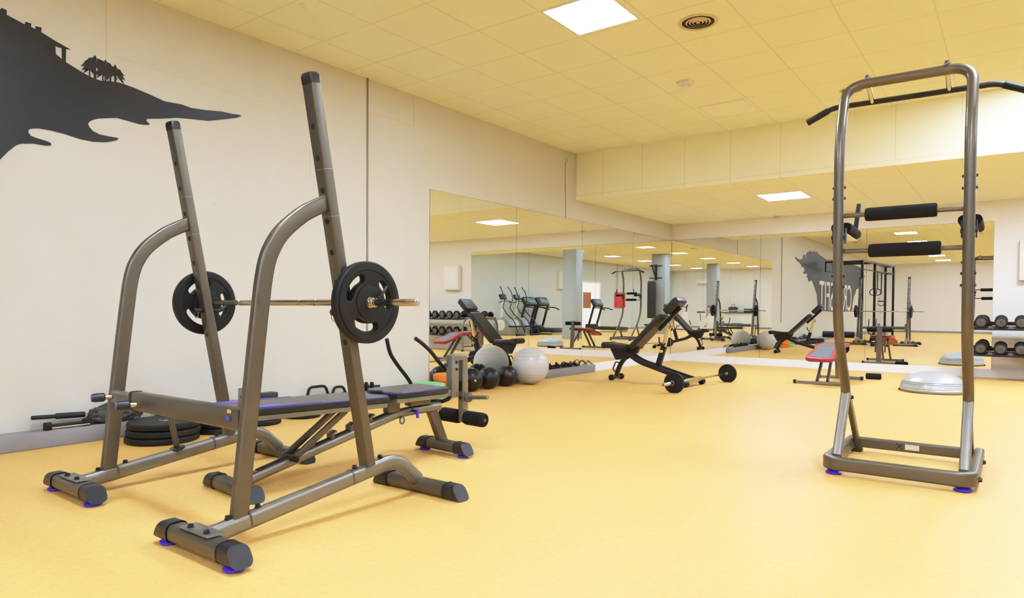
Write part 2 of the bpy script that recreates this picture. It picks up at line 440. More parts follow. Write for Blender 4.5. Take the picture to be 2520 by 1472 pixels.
def vent(x, y, z, label, r=0.15):
    t = thing('ceiling_vent', label, 'air vent', (x, y, z), 0, 'round ceiling vents')
    MB().ring([(r, 0), (r, -0.004), (r * 0.95, -0.008), (r * 0.82, -0.006), (r * 0.80, 0)], seg=48).build('vent_rim', 'vent', t)
    MB().lathe([(r * 0.81, -0.0015), (0, -0.0015)], seg=40, caps=False).build('vent_shade_disc', 'dark', t)  # flat dark disc painted as the shaded opening
    for k in (0.60, 0.43, 0.27):
        MB().ring([(r * k, -0.002), (r * k + 0.004, -0.002), (r * k - 0.004, -0.008), (r * k - 0.008, -0.008)], seg=40).build('vent_ring', 'vent', t)
    MB().lathe([(0, -0.009), (r * 0.09, -0.008), (r * 0.11, -0.003), (0, -0.002)], seg=24).build('vent_hub', 'vent', t)
vent(-1.99, 5.01, ZC, 'round slatted air vent in the ceiling beside the large panel light')
vent(-1.351, 7.42, ZC, 'round air vent in the ceiling behind the pull-up tower frame', 0.11)
vent(-0.9, 0.2, ZC, 'round air vent in the ceiling overhead, seen only in the mirrors', 0.13)
t = thing('smoke_detector', 'white octagonal detector on the ceiling tiles between vent and bulkhead', 'smoke detector', (-2.60, 6.25, ZC))
MB().lathe([(0.085, 0), (0.085, -0.02), (0.07, -0.03), (0, -0.03)], seg=8).build('detector_base', 'offwhite', t)
MB().lathe([(0.04, -0.028), (0.04, -0.045), (0.03, -0.05), (0, -0.05)], seg=20).build('detector_dome', 'white', t)
t = thing('ceiling_sensor', 'small grey sensor under the lowered ceiling at the back wall', 'sensor', (-3.18, YB - 0.06, ZS))
MB().lathe([(0.04, 0), (0.04, -0.018), (0.025, -0.03), (0, -0.03)], seg=18).build('sensor_body', 'vent', t)
# white wall boxes
t = thing('wall_box', 'white rectangular cover box on the wall above the dumbbell rack', 'wall box', (0.25, YB, 1.62))
MB().box((0, -0.06, 0), (0.46, 0.12, 0.55), bev=0.012).build('cover', 'offwhite', t)
MB().box((0, -0.123, 0), (0.38, 0.006, 0.47), bev=0.002).build('cover_plate', 'white', t)
t = thing('wall_clock_box', 'beige wall cabinet with a small black screen on the right wall', 'wall box', (XR, -0.75, 2.15))
MB().box((-0.05, 0, 0), (0.1, 0.62, 0.72), bev=0.01).build('cabinet', 'label', t)
MB().box((-0.12, -0.1, 0.12), (0.06, 0.3, 0.32), bev=0.01).build('screen', 'black', t)

# ------------------------------------------------------------------ mural on the left wall (y, z outline)
def crop_to_wall(pts):  # outline of the painted headland, metres along the wall
    return [(a, b) for a, b in pts]
mural_near = MURAL_NEAR
mural_far = [(1.04, 1.868), (0.379, 1.448), (0.2, 1.0), (0.0, 1.0), (-0.35, 0.93), (-2.6, 0.9), (-5.0, 0.93), (-5.3, 0.98), (-5.6, 1.5), (-5.95, 1.62), (-6.1, 1.78), (-6.6, 1.85), (-6.7, 2.0), (-7.4, 2.1), (-7.5, 2.22), (-7.9, 2.385), (-7.4, 2.55), (-7.1, 2.68), (-5.9, 2.72), (-4.66, 2.70), (-2.85, 2.735), (-0.95, 2.62), (0.2, 2.72), (0.5, 2.80), (0.62, 2.74), (0.74, 2.80), (0.9, 2.74), (1.2, 2.75)]
root = thing('wall_mural', 'black painted island silhouette mural with palms high on the left wall', 'mural', (XL, 0, 0))
W = basis((0, 1, 0), (0, 0, 1), (1, 0, 0), (0.003, 0, 0))
b = MB().add_mesh(flat_mesh([mural_near + mural_far, MURAL_WINDOW], 0.0015), W)
b.build('silhouette', 'mural', root)
rnd = random.Random(3)
pb = MB()
def palm(y, z, h, s, n=9):
    pb.add_mesh(flat_mesh([[(y - 0.008 * s, z - 0.03), (y + 0.008 * s, z - 0.03), (y + 0.006 * s, z + h), (y - 0.006 * s, z + h)]], 0.0012), W)
    for k in range(n):
        a = PI * (-0.25 + 1.5 * k / (n - 1)); L = s * (0.075 + 0.02 * rnd.random())
        ux, uz = math.cos(a), math.sin(a) * 0.75
        tip = (y + ux * L, z + h + uz * L - 0.025 * s * abs(ux)); w = 0.016 * s
        mid = (y + ux * L * 0.55, z + h + uz * L * 0.6 + 0.006)
        nx, nz = -uz, ux
        pb.add_mesh(flat_mesh([[(y, z + h), (mid[0] - nx * w, mid[1] - nz * w), tip, (mid[0] + nx * w, mid[1] + nz * w)]], 0.0011 + 0.00001 * k), W)
for y, z, h, s in PALMS: palm(y, z, h, s)
pb.build('palm_trees', 'mural', root)
fc = bpy.data.curves.new('lettering', 'FONT'); fc.body = 'CROSSFIT'; fc.size = 1.0; fc.extrude = 0.0012; fc.space_character = 1.0
fo = bpy.data.objects.new('lettering', fc); C.objects.link(fo)
dg = bpy.context.evaluated_depsgraph_get(); lm = bpy.data.meshes.new_from_object(fo.evaluated_get(dg)); bpy.data.objects.remove(fo)
x0 = min(v.co.x for v in lm.vertices); x1 = max(v.co.x for v in lm.vertices); z1 = max(v.co.y for v in lm.vertices)
for v in lm.vertices:
    v.co = V((0.006 + v.co.z, -5.15 + (v.co.x - x0) / (x1 - x0) * 5.2, 0.96 + v.co.y / z1 * 0.95))
b = MB(); b.bm.from_mesh(lm); b.build('lettering', 'white', root, label='tall white painted letters reading CROSSFIT')
# ------------------------------------------------------------------ shared equipment pieces
def foot(parent, c, length, along=(1, 0, 0), h=0.072, w=0.085, capl=0.11, pads=True, cap_mat='black', z0=0.018, body='pewter_dark', padr=0.038):
    """A transverse stabiliser foot with two end caps (and purple levelling pads)."""
    a = V(along).normalized(); c = V(c); zc = z0 + h / 2
    lat = V((0, 0, 1)).cross(a)
    o = MB().sweep([c + a * (-length / 2 + capl * 0.6) + V((0, 0, zc)), c + a * (length / 2 - capl * 0.6) + V((0, 0, zc))], rrect(w * 0.94, h * 0.92, h * 0.34, 5), lat).build('foot', body, parent)
    for s in (-1, 1):
        e = c + a * (s * length / 2) + V((0, 0, zc)); i = c + a * (s * (length / 2 - capl)) + V((0, 0, zc))
        pr = rrect(w, h, h * 0.36, 5); n = len(pr); k = MB()
        rings = []
        for t, sl in ((0, 0), (1, 1)):
            p = i if t == 0 else e
            rings.append([p + lat * x + V((0, 0, y)) - (a * s * (0.046 * (0.5 + y / h)) if t else a * 0) for x, y in pr])
        k._faces_from_rings(rings)
        k.build('end_cap', cap_mat, o)
        k = MB().sweep([i + a * s * 0.0, i + a * s * 0.008], rrect(w * 1.05, h * 1.06, h * 0.42, 5), lat); k.build('cap_collar', 'black', o)
        if pads:
            q = c + a * (s * (length / 2 - capl * 0.55))
            MB().lathe([(padr * 0.9, 0), (padr, 0.004), (padr, 0.012), (padr * 0.7, 0.018), (padr * 0.5, z0 + 0.004)], q, seg=24).build('floor_pad', 'purple', o)
    return o

def bolt(parent, p, axis=(0, 0, 1), r=0.011, h=0.012, name='bolt', mat='black'):
    return MB().lathe([(r * 1.25, 0), (r * 1.25, 0.003), (r, 0.003), (r, h), (r * 0.7, h + 0.002)], p, axis, 6).build(name, mat, parent)

def plate_mesh(r, t, holes=3, bore=0.016, hub=0.42, mid=(0.49, 0.79), span=0.68, a0=0.6):
    loops = [circle(r, 72)]
    loops.append(circle(bore, 20))
    for k in range(holes):
        c = a0 + 2 * PI * k / holes; h = span * PI / holes
        r0, r1 = mid[0] * r, mid[1] * r; rc = (r1 - r0) / 2; rm = (r0 + r1) / 2
        da = rc / rm; lp = []
        n = 12
        for i in range(n + 1):
            a = c - h + da + (2 * h - 2 * da) * i / n; lp.append((r1 * math.cos(a), r1 * math.sin(a)))
        for i in range(1, 6):
            q = PI * i / 6; a = c + h - da; m = (rm * math.cos(a), rm * math.sin(a))
            d = a + q; lp.append((m[0] + rc * math.cos(d), m[1] + rc * math.sin(d)))
        for i in range(n + 1):
            a = c + h - da - (2 * h - 2 * da) * i / n; lp.append((r0 * math.cos(a), r0 * math.sin(a)))
        for i in range(1, 6):
            q = PI * i / 6; a = c - h + da; m = (rm * math.cos(a), rm * math.sin(a))
            d = a + PI + q; lp.append((m[0] + rc * math.cos(d), m[1] + rc * math.sin(d)))
        loops.append(lp)
    return flat_mesh(loops, t / 2, min(0.008, t * 0.22), 3)

def grip_plate(parent, c, axis, r, t, name='weight_plate', roll=0.0, holes=3):
    ax = V(axis).normalized(); L = V((0, 1, 0)) if abs(ax.y) < 0.9 else V((1, 0, 0)); L = (L - ax * L.dot(ax)).normalized(); U = ax.cross(L)
    L2, U2 = L * math.cos(roll) + U * math.sin(roll), U * math.cos(roll) - L * math.sin(roll)
    o = MB().add_mesh(plate_mesh(r, t, holes), basis(L2, U2, ax, c)).build(name, 'rubber', parent)
    b = MB()
    for s in (-1, 1):
        b.ring([(r * 0.97, 0), (r * 0.97, s * 0.003), (r * 0.9, s * 0.005), (r * 0.82, s * 0.003), (r * 0.81, 0)], V(c) + ax * (s * t * 0.5), ax, 64)
    b.build('raised_rim', 'rubber', o)
    b = MB()
    for s in (-1, 1):
        b.ring([(r * 0.43, -s * 0.002), (r * 0.43, s * 0.003), (r * 0.39, s * 0.005), (0.022, s * 0.005), (0.018, -s * 0.001)], V(c) + ax * (s * t * 0.5), ax, 40)
    b.build('hub', 'rubber', o)
    b = MB()
    for s in (-1, 1):
        b.ring([(0.024, 0), (0.024, s * 0.006), (0.0165, s * 0.007), (0.0165, 0)], V(c) + ax * (s * t * 0.5), ax, 24)
    b.build('bore_ring', 'brass_chrome', o)
    return o

# ------------------------------------------------------------------ squat rack
RX, RXF, RY = -2.355, -3.555, 1.27
rack = thing('squat_rack', 'grey adjustable squat rack with two leaning holed uprights by the left wall', 'squat rack', ((RX + RXF) / 2, 1.8, 0))
def R_(x, y, z): return V((x - (RX + RXF) / 2, y - 1.8, z))
def rack_side(x, far):
    dy = 0.03 if far else 0.0
    P = lambda y, z, dx=0.0: R_(x + dx, y + dy, z)
    # base beam, rising to the back then bending down to the rear foot
    path = fillet([P(1.30, 0.062), P(2.06, 0.162), P(2.235, 0.188), P(2.375, 0.06)], [0.02, 0.11], 8)
    beam = MB().sweep(path, rrect(0.05, 0.07, 0.022, 4), (1, 0, 0)).build('base_beam', 'pewter', rack)
    for y, z in ((1.375, 0.112), (1.50, 0.128), (1.98, 0.193), (2.13, 0.214)):
        bolt(beam, P(y, z - 0.004))
    for y, z in ((1.455, 0.087), (1.955, 0.150)): MB().sweep([P(y, z), P(y + 0.007, z + 0.001)], rrect(0.053, 0.073, 0.023, 4), (1, 0, 0)).build('beam_collar', 'pewter_dark', beam)
    if not far:
        MB().lathe([(0.011, 0.0), (0.011, 0.002), (0, 0.002)], P(1.74, 0.1525), (0, -0.13, 1), 18).build('plug', 'black', beam)
    # curved front post
    pts = smooth_path([P(1.42, 0.10), P(1.474, 0.584), P(1.508, 0.877), P(1.529, 1.031), P(1.555, 1.122), P(1.607, 1.203), P(1.695, 1.279), P(1.755, 1.315), P(1.828, 1.352)], 6)
    post = MB().sweep(pts, rrect(0.038, 0.066, 0.010, 3), (1, 0, 0)).build('curved_post', 'pewter_dark', rack)
    for s in (-1, 1): bolt(post, P(1.82, 1.318 if s < 0 else 1.375) + V((0, 0, 0)), (0, -1, 0), 0.008, 0.006)
    # leaning upright with its holes
    a, b_ = P(2.055, 0.188), P(1.748, 1.832)
    d = (b_ - a).normalized(); nrm = V((0, -d.z, d.y))  # outward on the -y face
    up = MB().sweep([a, b_], rrect(0.068, 0.046, 0.007, 3), (1, 0, 0)).build('upright', 'pewter_dark', rack)
    cap = MB().sweep([b_ - d * 0.002, b_ + d * 0.03, b_ + d * 0.042], rrect(0.071, 0.049, 0.008, 3), (1, 0, 0), scale=[1, 1, 0.8]); cap.build('top_cap', 'black', up)
    for z in (1.662, 1.534, 1.403, 1.275, 1.145, 1.017, 0.887, 0.757):
        t = (z - 0.188) / (1.832 - 0.188)
        for sgn in (-1, 1):
            MB().lathe([(0.0125, -0.002), (0.0125, 0.0008), (0, 0.0008)], a + (b_ - a) * t + nrm * (sgn * 0.023), nrm * sgn, 18).build('pin_hole', 'dark', up)
    for t in (0.672, 0.79): MB().sweep([a + (b_ - a) * t, a + (b_ - a) * (t + 0.002)], rrect(0.071, 0.049, 0.008, 3), (1, 0, 0)).build('upright_seam', 'pewter', up)
    # bar hook through the upright
    z = 0.885; t = (z - 0.188) / 1.644; q = a + (b_ - a) * t
    hk = MB(); hk.tube(fillet([q - V((0, 0.045, 0)), q + V((0, 0.09, 0)), q + V((0, 0.125, 0.05))], 0.03), 0.011, 10)
    h = hk.build('bar_hook', 'black_metal', rack)
    MB().cyl(q - V((0, 0.072, 0)), q - V((0, 0.03, 0)), 0.016, 14, 0.004).build('hook_knob', 'black', h)
    MB().tube([q + V((0, -0.058 + 0.0, 0)) + V((0.02 * math.cos(u), 0.0, 0.02 * math.sin(u) - 0.02)) for u in [2 * PI * i / 16 for i in range(16)]], 0.0018, 6, True).build('pin_ring', 'chrome', h)
    foot(rack, P(1.27, 0), 0.56 if not far else 0.54)
    foot(rack, P(2.385, 0), 0.60, pads=False, z0=0.0)
    # bolted saddle plate on the front foot
    pl = MB().box(P(1.275, 0.092), (0.2, 0.07, 0.006), bev=0.003).build('saddle_plate', 'pewter', rack)
    for sx in (-0.055, 0.055): bolt(pl, P(1.262, 0.094, sx))
rack_side(RX, False); rack_side(RXF, True)
# telescopic cross beam
inn = MB().sweep([R_(RXF + 0.02, 1.477, 0.46), R_(-3.25, 1.472, 0.46)], rrect(0.044, 0.066, 0.012, 4), (0, 1, 0)).build('crossbeam_inner', 'pewter', rack)
xb = MB().sweep([R_(-3.30, 1.470, 0.462), R_(RX - 0.015, 1.455, 0.470)], rrect(0.056, 0.086, 0.014, 4), (0, 1, 0)).build('crossbeam', 'pewter_dark', rack)
MB().sweep([R_(-3.308, 1.470, 0.462), R_(-3.292, 1.470, 0.462)], rrect(0.062, 0.092, 0.016, 4), (0, 1, 0)).build('beam_collar', 'black', xb)
for x, z, y in ((-3.24, 0.452, 1.445), (RXF + 0.03, 0.463, 1.455)):
    k = MB().cyl(R_(x, y, z), R_(x - 0.01, y - 0.035, z), 0.011, 14).build('knob_stem', 'chrome', xb)
    MB().lathe([(0.014, 0), (0.021, 0.006), (0.022, 0.04), (0.019, 0.056), (0, 0.056)], R_(x - 0.008, y - 0.025, z), (-0.25, -1, 0), 16).build('adjustment_knob', 'black', xb)
    MB().lathe([(0.0185, 0), (0.0185, 0.003), (0, 0.003)], R_(x - 0.008, y - 0.025, z) + V((-0.25, -1, 0)).normalized() * 0.056, (-0.25, -1, 0), 16).build('knob_disc', 'purple', xb)
br = MB().box(R_(RX - 0.075, 1.50, 0.495), (0.11, 0.012, 0.17), bev=0.004).build('end_bracket', 'pewter', xb)
for z in (0.43, 0.55): bolt(br, R_(RX - 0.085, 1.492, z), (0, -1, 0), 0.009, 0.008)
MB().box(R_(RX - 0.075, 1.425, 0.500), (0.024, 0.004, 0.014), bev=0.001).build('warning_sticker', 'yellow', xb)
MB().box(R_(RX - 0.082, 1.4245, 0.472), (0.022, 0.004, 0.018), bev=0.001).build('logo_sticker', 'purple_vinyl', xb)
hn = MB().cyl(R_(RXF, 1.790, 0.155), R_(RXF, 1.742, 0.40), 0.0145, 16, 0.003).build('plate_horn', 'pewter_dark', rack)
MB().lathe([(0.036, 0), (0.038, 0.004), (0.038, 0.012), (0.018, 0.014)], R_(RXF, 1.792, 0.148), (0, -0.2, 1), 24).build('horn_flange', 'black', hn)

# ------------------------------------------------------------------ loaded barbell on the rack
bb = thing('barbell', 'chrome barbell with black grip plates resting across the squat rack hooks', 'barbell', (-2.955, 1.985, 0.928))
b = MB().cyl((-0.95, 0, 0), (0.95, 0, 0), 0.0145, 20, 0.003); b.build('bar', 'brass_chrome', bb)
for s in (-1, 1): MB().cyl((s * 0.70, 0, 0), (s * 0.985, 0, 0), 0.0155, 20, 0.003).build('sleeve', 'chrome', bb)
for s in (-1, 1):
    b = MB()
    for k in range(2): b.box((s * (0.2 + 0.12 * k), 0, 0.0), (0.003, 0.031, 0.031), bev=0.001)
    b.build('grip_mark', 'chrome', bb)
grip_plate(bb, (0.672, 0, 0), (1, 0, 0), 0.172, 0.042, roll=-0.25)
grip_plate(bb, (-0.672, 0, 0), (1, 0, 0), 0.168, 0.042, roll=-0.69)
for s in (-1, 1):
    b = MB()
    b.tube([(s * (0.70 + 0.003 * i / 4), 0.0185 * math.cos(i * PI / 6), 0.0185 * math.sin(i * PI / 6)) for i in range(40)], 0.003, 8)
    c = b.build('spring_collar', 'chrome', bb)
    for q, e in (((s * 0.705, 0.035, 0.02), (s * 0.70, 0.075, 0.05)), ((s * 0.73, 0.03, 0.028), (s * 0.735, 0.062, 0.072))):
        MB().cyl(q, e, 0.0065, 10, 0.002).build('collar_grip', 'black', c)

# ------------------------------------------------------------------ weight bench inside the rack
d = V((0.12, 1.33, 0)).normalized()
BZ = math.atan2(-d.x, d.y)
bench = thing('weight_bench', 'flat grey and purple weight bench with leg curl rollers standing inside the squat rack', 'weight bench', (-3.0, 1.8, 0), BZ)
Q = lambda s, n, z: V((n, s, z))
path = fillet([Q(0.03, 0, 0.055), Q(0.985, 0, 0.288), Q(1.30, 0, 0.296)], 0.08, 6)
beam = MB().sweep(path, rrect(0.055, 0.052, 0.02, 4), (1, 0, 0)).build('main_beam', 'pewter', bench)
b = MB().sweep([Q(0.10, 0, 0.098), Q(0.93, 0, 0.301)], rrect(0.028, 0.012, 0.003, 2), (1, 0, 0)); b.build('slide_rail', 'dark', beam)
for s in (0.40, 0.52, 0.64, 0.77):
    z = 0.045 + s * 0.2445 + 0.03
    k = MB().box(Q(s, 0, z + 0.012), (0.05, 0.022, 0.03), bev=0.004); k.box(Q(s + 0.012, 0, z + 0.03), (0.05, 0.03, 0.012), Euler((0.5, 0, 0)), bev=0.003)
    k.build('adjustment_notch', 'pewter_dark', beam)
MB().sweep([Q(1.235, 0, 0.285), Q(1.335, 0, 0.06)], rrect(0.05, 0.062, 0.01, 3), (1, 0, 0)).build('rear_leg', 'pewter_dark', bench)
foot(bench, Q(-0.01, -0.025, 0), 0.50, pads=False, z0=0.0)
foot(bench, Q(1.315, 0.03, 0), 0.47, padr=0.034)
for n in (-0.045, 0.045):
    MB().sweep([Q(0.585, n, 0.348), Q(0.275, n, 0.135)], rrect(0.018, 0.034, 0.004, 2), (1, 0, 0)).build('backrest_strut', 'pewter_dark', bench)
MB().cyl(Q(0.275, -0.075, 0.135), Q(0.275, 0.075, 0.135), 0.016, 14, 0.003).build('strut_axle', 'black_metal', bench)
def pad(loop, t, bev, z, tilt, mat, name, parent, sc=None):
    m = flat_mesh([loop], t / 2, bev, 4)
    mt = Matrix.Translation((0, 0, z)) @ Matrix.Rotation(tilt, 4, 'X')
    return MB().add_mesh(m, mt).build(name, mat, parent)
def rloop(x0, x1, y0, y1, r, n=6, ch=0.0):
    cx, cy = (x0 + x1) / 2, (y0 + y1) / 2
    return [(cx + a, cy + c) for a, c in rrect(x1 - x0, y1 - y0, r, n)]
tl = -0.017
backloop = [(-0.135, -0.06), (-0.12, -0.08), (0.12, -0.08), (0.135, -0.06), (0.15, 0.05), (0.15, 0.77), (0.145, 0.795), (0.10, 0.815), (0.06, 0.80), (0, 0.775), (-0.06, 0.80), (-0.10, 0.815), (-0.145, 0.795), (-0.15, 0.77), (-0.15, 0.05)]
bp = pad(backloop, 0.036, 0.008, 0.4115, tl, 'vinyl_black', 'back_pad', bench)
bt = [(x * 0.955, y * 0.985 + 0.004) for x, y in backloop]
pad(bt, 0.004, 0.001, 0.4300, tl, 'vinyl', 'pad_top', bp)
def strip(loop, z, r, name, mat, parent):
    pts = [V((x, y, z + math.tan(tl) * y)) for x, y in loop]
    return MB().tube(pts, r, 6, True).build(name, mat, parent)
strip([(x * 0.985, y * 0.995 + 0.001) for x, y in backloop], 0.4285, 0.0035, 'piping', 'purple_vinyl', bp)
for s in (-1, 1):
    pad([(s * 0.149, -0.03), (s * 0.149, 0.36), (s * 0.128, 0.22), (s * 0.092, 0.08), (s * 0.080, -0.04), (s * 0.13, -0.06)][::s], 0.004, 0.001, 0.4325, tl, 'purple_vinyl', 'side_panel', bp)
pad([(x * 0.97, y * 0.985 + 0.005) for x, y in backloop], 0.026, 0.004, 0.380, tl, 'pewter', 'pad_frame', bp)
seatloop = [(-0.15, 0.90), (-0.135, 0.865), (-0.06, 0.835), (0, 0.862), (0.06, 0.835), (0.135, 0.865), (0.15, 0.90), (0.145, 1.23), (0.13, 1.25), (-0.13, 1.25), (-0.145, 1.23)]
sp = pad(seatloop, 0.034, 0.008, 0.4105, 0.0, 'vinyl_black', 'seat_pad', bench)
pad([(x * 0.955, y * 0.985 + 0.016) for x, y in seatloop], 0.004, 0.001, 0.4285, 0, 'vinyl', 'pad_top', sp)
MB().tube([V((x * 0.985, y * 0.995 + 0.005, 0.4265)) for x, y in seatloop], 0.0035, 6, True).build('piping', 'purple_vinyl', sp)
pad([(x * 0.97, y * 0.985 + 0.016) for x, y in seatloop], 0.026, 0.004, 0.380, 0, 'pewter', 'pad_frame', sp)
b = MB(); b.box(Q(0.93, 0, 0.335), (0.05, 0.09, 0.075), bev=0.006); b.box(Q(1.13, 0, 0.345), (0.06, 0.16, 0.05), bev=0.005)
b.build('seat_bracket', 'pewter_dark', bench)
k = MB().cyl(Q(1.06, 0.03, 0.298), Q(1.06, 0.07, 0.292), 0.009, 12, 0.002); k.box(Q(1.062, 0.075, 0.282), (0.01, 0.02, 0.055), Euler((0.15, 0, 0)), bev=0.004); k.build('seat_lever', 'purple', bench)
MB().tube([Q(0.985 + 0.016 * math.cos(u), 0.03, 0.246 + 0.02 * math.sin(u)) for u in [2 * PI * i / 16 for i in range(16)]], 0.005, 8, True).build('pull_ring', 'pewter_dark', bench)
# leg curl unit at the end of the bench
br = MB().box(Q(1.415, 0, 0.475), (0.055, 0.06, 0.27), bev=0.004).build('leg_curl_bracket', 'pewter', bench)
MB().box(Q(1.30, 0, 0.372), (0.045, 0.20, 0.04), bev=0.004).build('bracket_arm', 'pewter', br)
MB().box(Q(1.46, 0, 0.595), (0.064, 0.115, 0.04), bev=0.006).build('pivot_cap', 'pewter', br)
for z in (0.565, 0.52): bolt(br, Q(1.425, 0.028, z), (1, 0, 0), 0.008, 0.006)
arm = MB().sweep([Q(1.505, 0, 0.585), Q(1.512, 0, 0.172)], rrect(0.05, 0.048, 0.006, 3), (1, 0, 0)).build('leg_curl_arm', 'pewter', bench)
b = MB()
for z in (0.49, 0.33): b.lathe([(0.012, 0), (0.012, 0.002), (0, 0.002)], Q(1.486, 0, z), (0, -1, 0), 14)
b.box(Q(1.4865, 0, 0.47), (0.026, 0.006, 0.2), bev=0.002)
b.build('arm_slot', 'dark', arm)
MB().cyl(Q(1.508, -0.2, 0.203), Q(1.508, 0.2, 0.203), 0.012, 12).build('roller_bar', 'pewter_dark', arm)
for s in (-1, 1):
    r = MB().lathe([(0.012, 0), (0.035, 0), (0.044, 0.006), (0.046, 0.02), (0.046, 0.145), (0.044, 0.16), (0.036, 0.167), (0.013, 0.166)], Q(1.508, s * 0.03, 0.203), (s, 0, 0), 26).build('foam_roller', 'foam', bench)
    MB().lathe([(0.013, 0.158), (0.013, 0.169), (0, 0.169)], Q(1.508, s * 0.03, 0.203), (s, 0, 0), 16).build('roller_plug', 'dark', r)
h = MB().cyl(Q(1.508, 0.02, 0.333), Q(1.508, 0.225, 0.352), 0.0135, 16, 0.003).build('plate_horn', 'pewter', bench)
MB().lathe([(0.032, 0), (0.033, 0.004), (0.033, 0.01), (0.016, 0.012)], Q(1.508, 0.05, 0.336), (1, 0, 0.09), 24).build('horn_flange', 'pewter_dark', h)
# curl handle: two bent grips joined under the seat end
b = MB()
b.tube(smooth_path([Q(1.085, -0.25, 0.715), Q(1.115, -0.25, 0.62), Q(1.18, -0.25, 0.535), Q(1.245, -0.25, 0.465), Q(1.285, -0.25, 0.41), Q(1.30, -0.235, 0.345), Q(1.33, -0.18, 0.315), Q(1.35, -0.02, 0.318)], 5), 0.0125, 12)
b.tube(smooth_path([Q(1.166, -0.07, 0.72), Q(1.225, -0.07, 0.685), Q(1.292, -0.07, 0.634), Q(1.36, -0.07, 0.565), Q(1.449, -0.066, 0.483), Q(1.475, -0.045, 0.43), Q(1.45, -0.03, 0.40)], 5), 0.0125, 12)
b.tube(smooth_path([Q(1.35, -0.02, 0.318), Q(1.385, 0.0, 0.335), Q(1.405, 0.0, 0.365)], 5), 0.0125, 10)
b.build('curl_handle', 'black_metal', bench)

# ------------------------------------------------------------------ pull-up tower
tw = thing('pull_up_tower', 'grey pull-up and dip tower with black foam rollers standing on the right', 'pull-up tower', (-0.5, 4.45, 0))
TX = 0.302
W_ = lambda x, y, z: V((x + 0.5, y - 4.45, z))
XLT, XRT = -0.80, -0.198
prof = [(4.375, 0.415), (4.34, 0.50), (4.25, 0.615), (4.165, 0.755), (4.118, 0.90), (4.105, 1.03), (4.095, 1.24), (4.088, 1.58), (4.09, 1.76), (4.115, 1.90), (4.14, 1.975)]
pl = [W_(XLT, y, z) for y, z in prof]; pr_ = [W_(XRT, y, z) for y, z in prof]
sl, sr = smooth_path(pl, 5), smooth_path(pr_, 5)
top = fillet([sl[-1], W_(XLT, 4.225, 2.182), W_(XRT, 4.225, 2.178), sr[-1]], 0.16, 10)
hoop = MB().tube(sl[:-1] + top + sr[::-1][1:], 0.0265, 18).build('hoop_frame', 'pewter_dark', tw)
for x in (XLT, XRT):
    i = -1 if x == XLT else 1
    MB().ring([(0.0255, 0), (0.0275, 0), (0.0275, 0.006), (0.0255, 0.006)], W_(x, 4.095, 1.50), (0, 0, 1), 20).build('frame_joint', 'chrome', hoop)
    for z in (1.59, 1.53, 1.10, 1.04):
        for s in (-1, 1): bolt(hoop, W_(x + s * 0.024, 4.098 if z > 1.3 else 4.105, z), (s, 0, 0), 0.008, 0.008)
    # base leg and brace
    leg = MB().sweep([W_(x, 4.38, 0.43), W_(x, 4.155, 0.085), ], rrect(0.05, 0.05, 0.014, 4), (1, 0, 0)).build('front_leg', 'pewter', tw)
    brc = MB().sweep([W_(x - i * 0.03 * 0, 4.40, 0.44), W_(x, 4.74, 0.095)], rrect(0.03, 0.05, 0.006, 3), (1, 0, 0)).build('rear_brace', 'pewter_dark', tw)
    bolt(brc, W_(x - i * -0.016, 4.70, 0.13), (-i, 0, 0), 0.012, 0.012); bolt(brc, W_(x + i * -0.018, 4.45, 0.39), (-i, 0, 0), 0.011, 0.01)
ring = fillet([W_(-0.838, 4.84, 0.064), W_(-0.838, 4.045, 0.064), W_(-0.16, 4.045, 0.064), W_(-0.16, 4.84, 0.064)], 0.075, 8)
MB().sweep(ring, rrect(0.075, 0.05, 0.014, 4), (0, 0, 1)).build('base_frame', 'pewter_dark', tw)
rb = MB().sweep([W_(-0.815, 4.82, 0.064), W_(-0.185, 4.82, 0.064)], rrect(0.045, 0.065, 0.012, 4), (0, 1, 0)).build('rear_crossbar', 'pewter_dark', tw)
MB().box(W_(-0.50, 4.796, 0.066), (0.075, 0.003, 0.032)).build('rating_label', 'label', rb)
k = MB()
for s in (-1, 1): k.box(W_(-0.568, 4.796, 0.068), (0.05, 0.003, 0.008), Euler((0, s * 0.8, 0)))
k.build('cross_mark', 'vinyl_brown', rb)
for x, y, m in ((-0.80, 4.075, 'purple'), (-0.20, 4.075, 'purple'), (-0.81, 4.83, 'black'), (-0.17, 4.83, 'black')):
    if m == 'purple': MB().lathe([(0.036, 0), (0.042, 0.005), (0.042, 0.012), (0.03, 0.02), (0.022, 0.03)], W_(x, y, 0), seg=26).build('floor_pad', 'purple', tw, label='purple round levelling pad')
    else: MB().box(W_(x, y, 0.02), (0.06, 0.07, 0.04), bev=0.006).build('rear_foot', 'black', tw)
bolt(tw, W_(-0.135, 4.12, 0.06), (1, 0, 0), 0.012, 0.012); bolt(tw, W_(-0.135, 4.62, 0.06), (1, 0, 0), 0.012, 0.012)
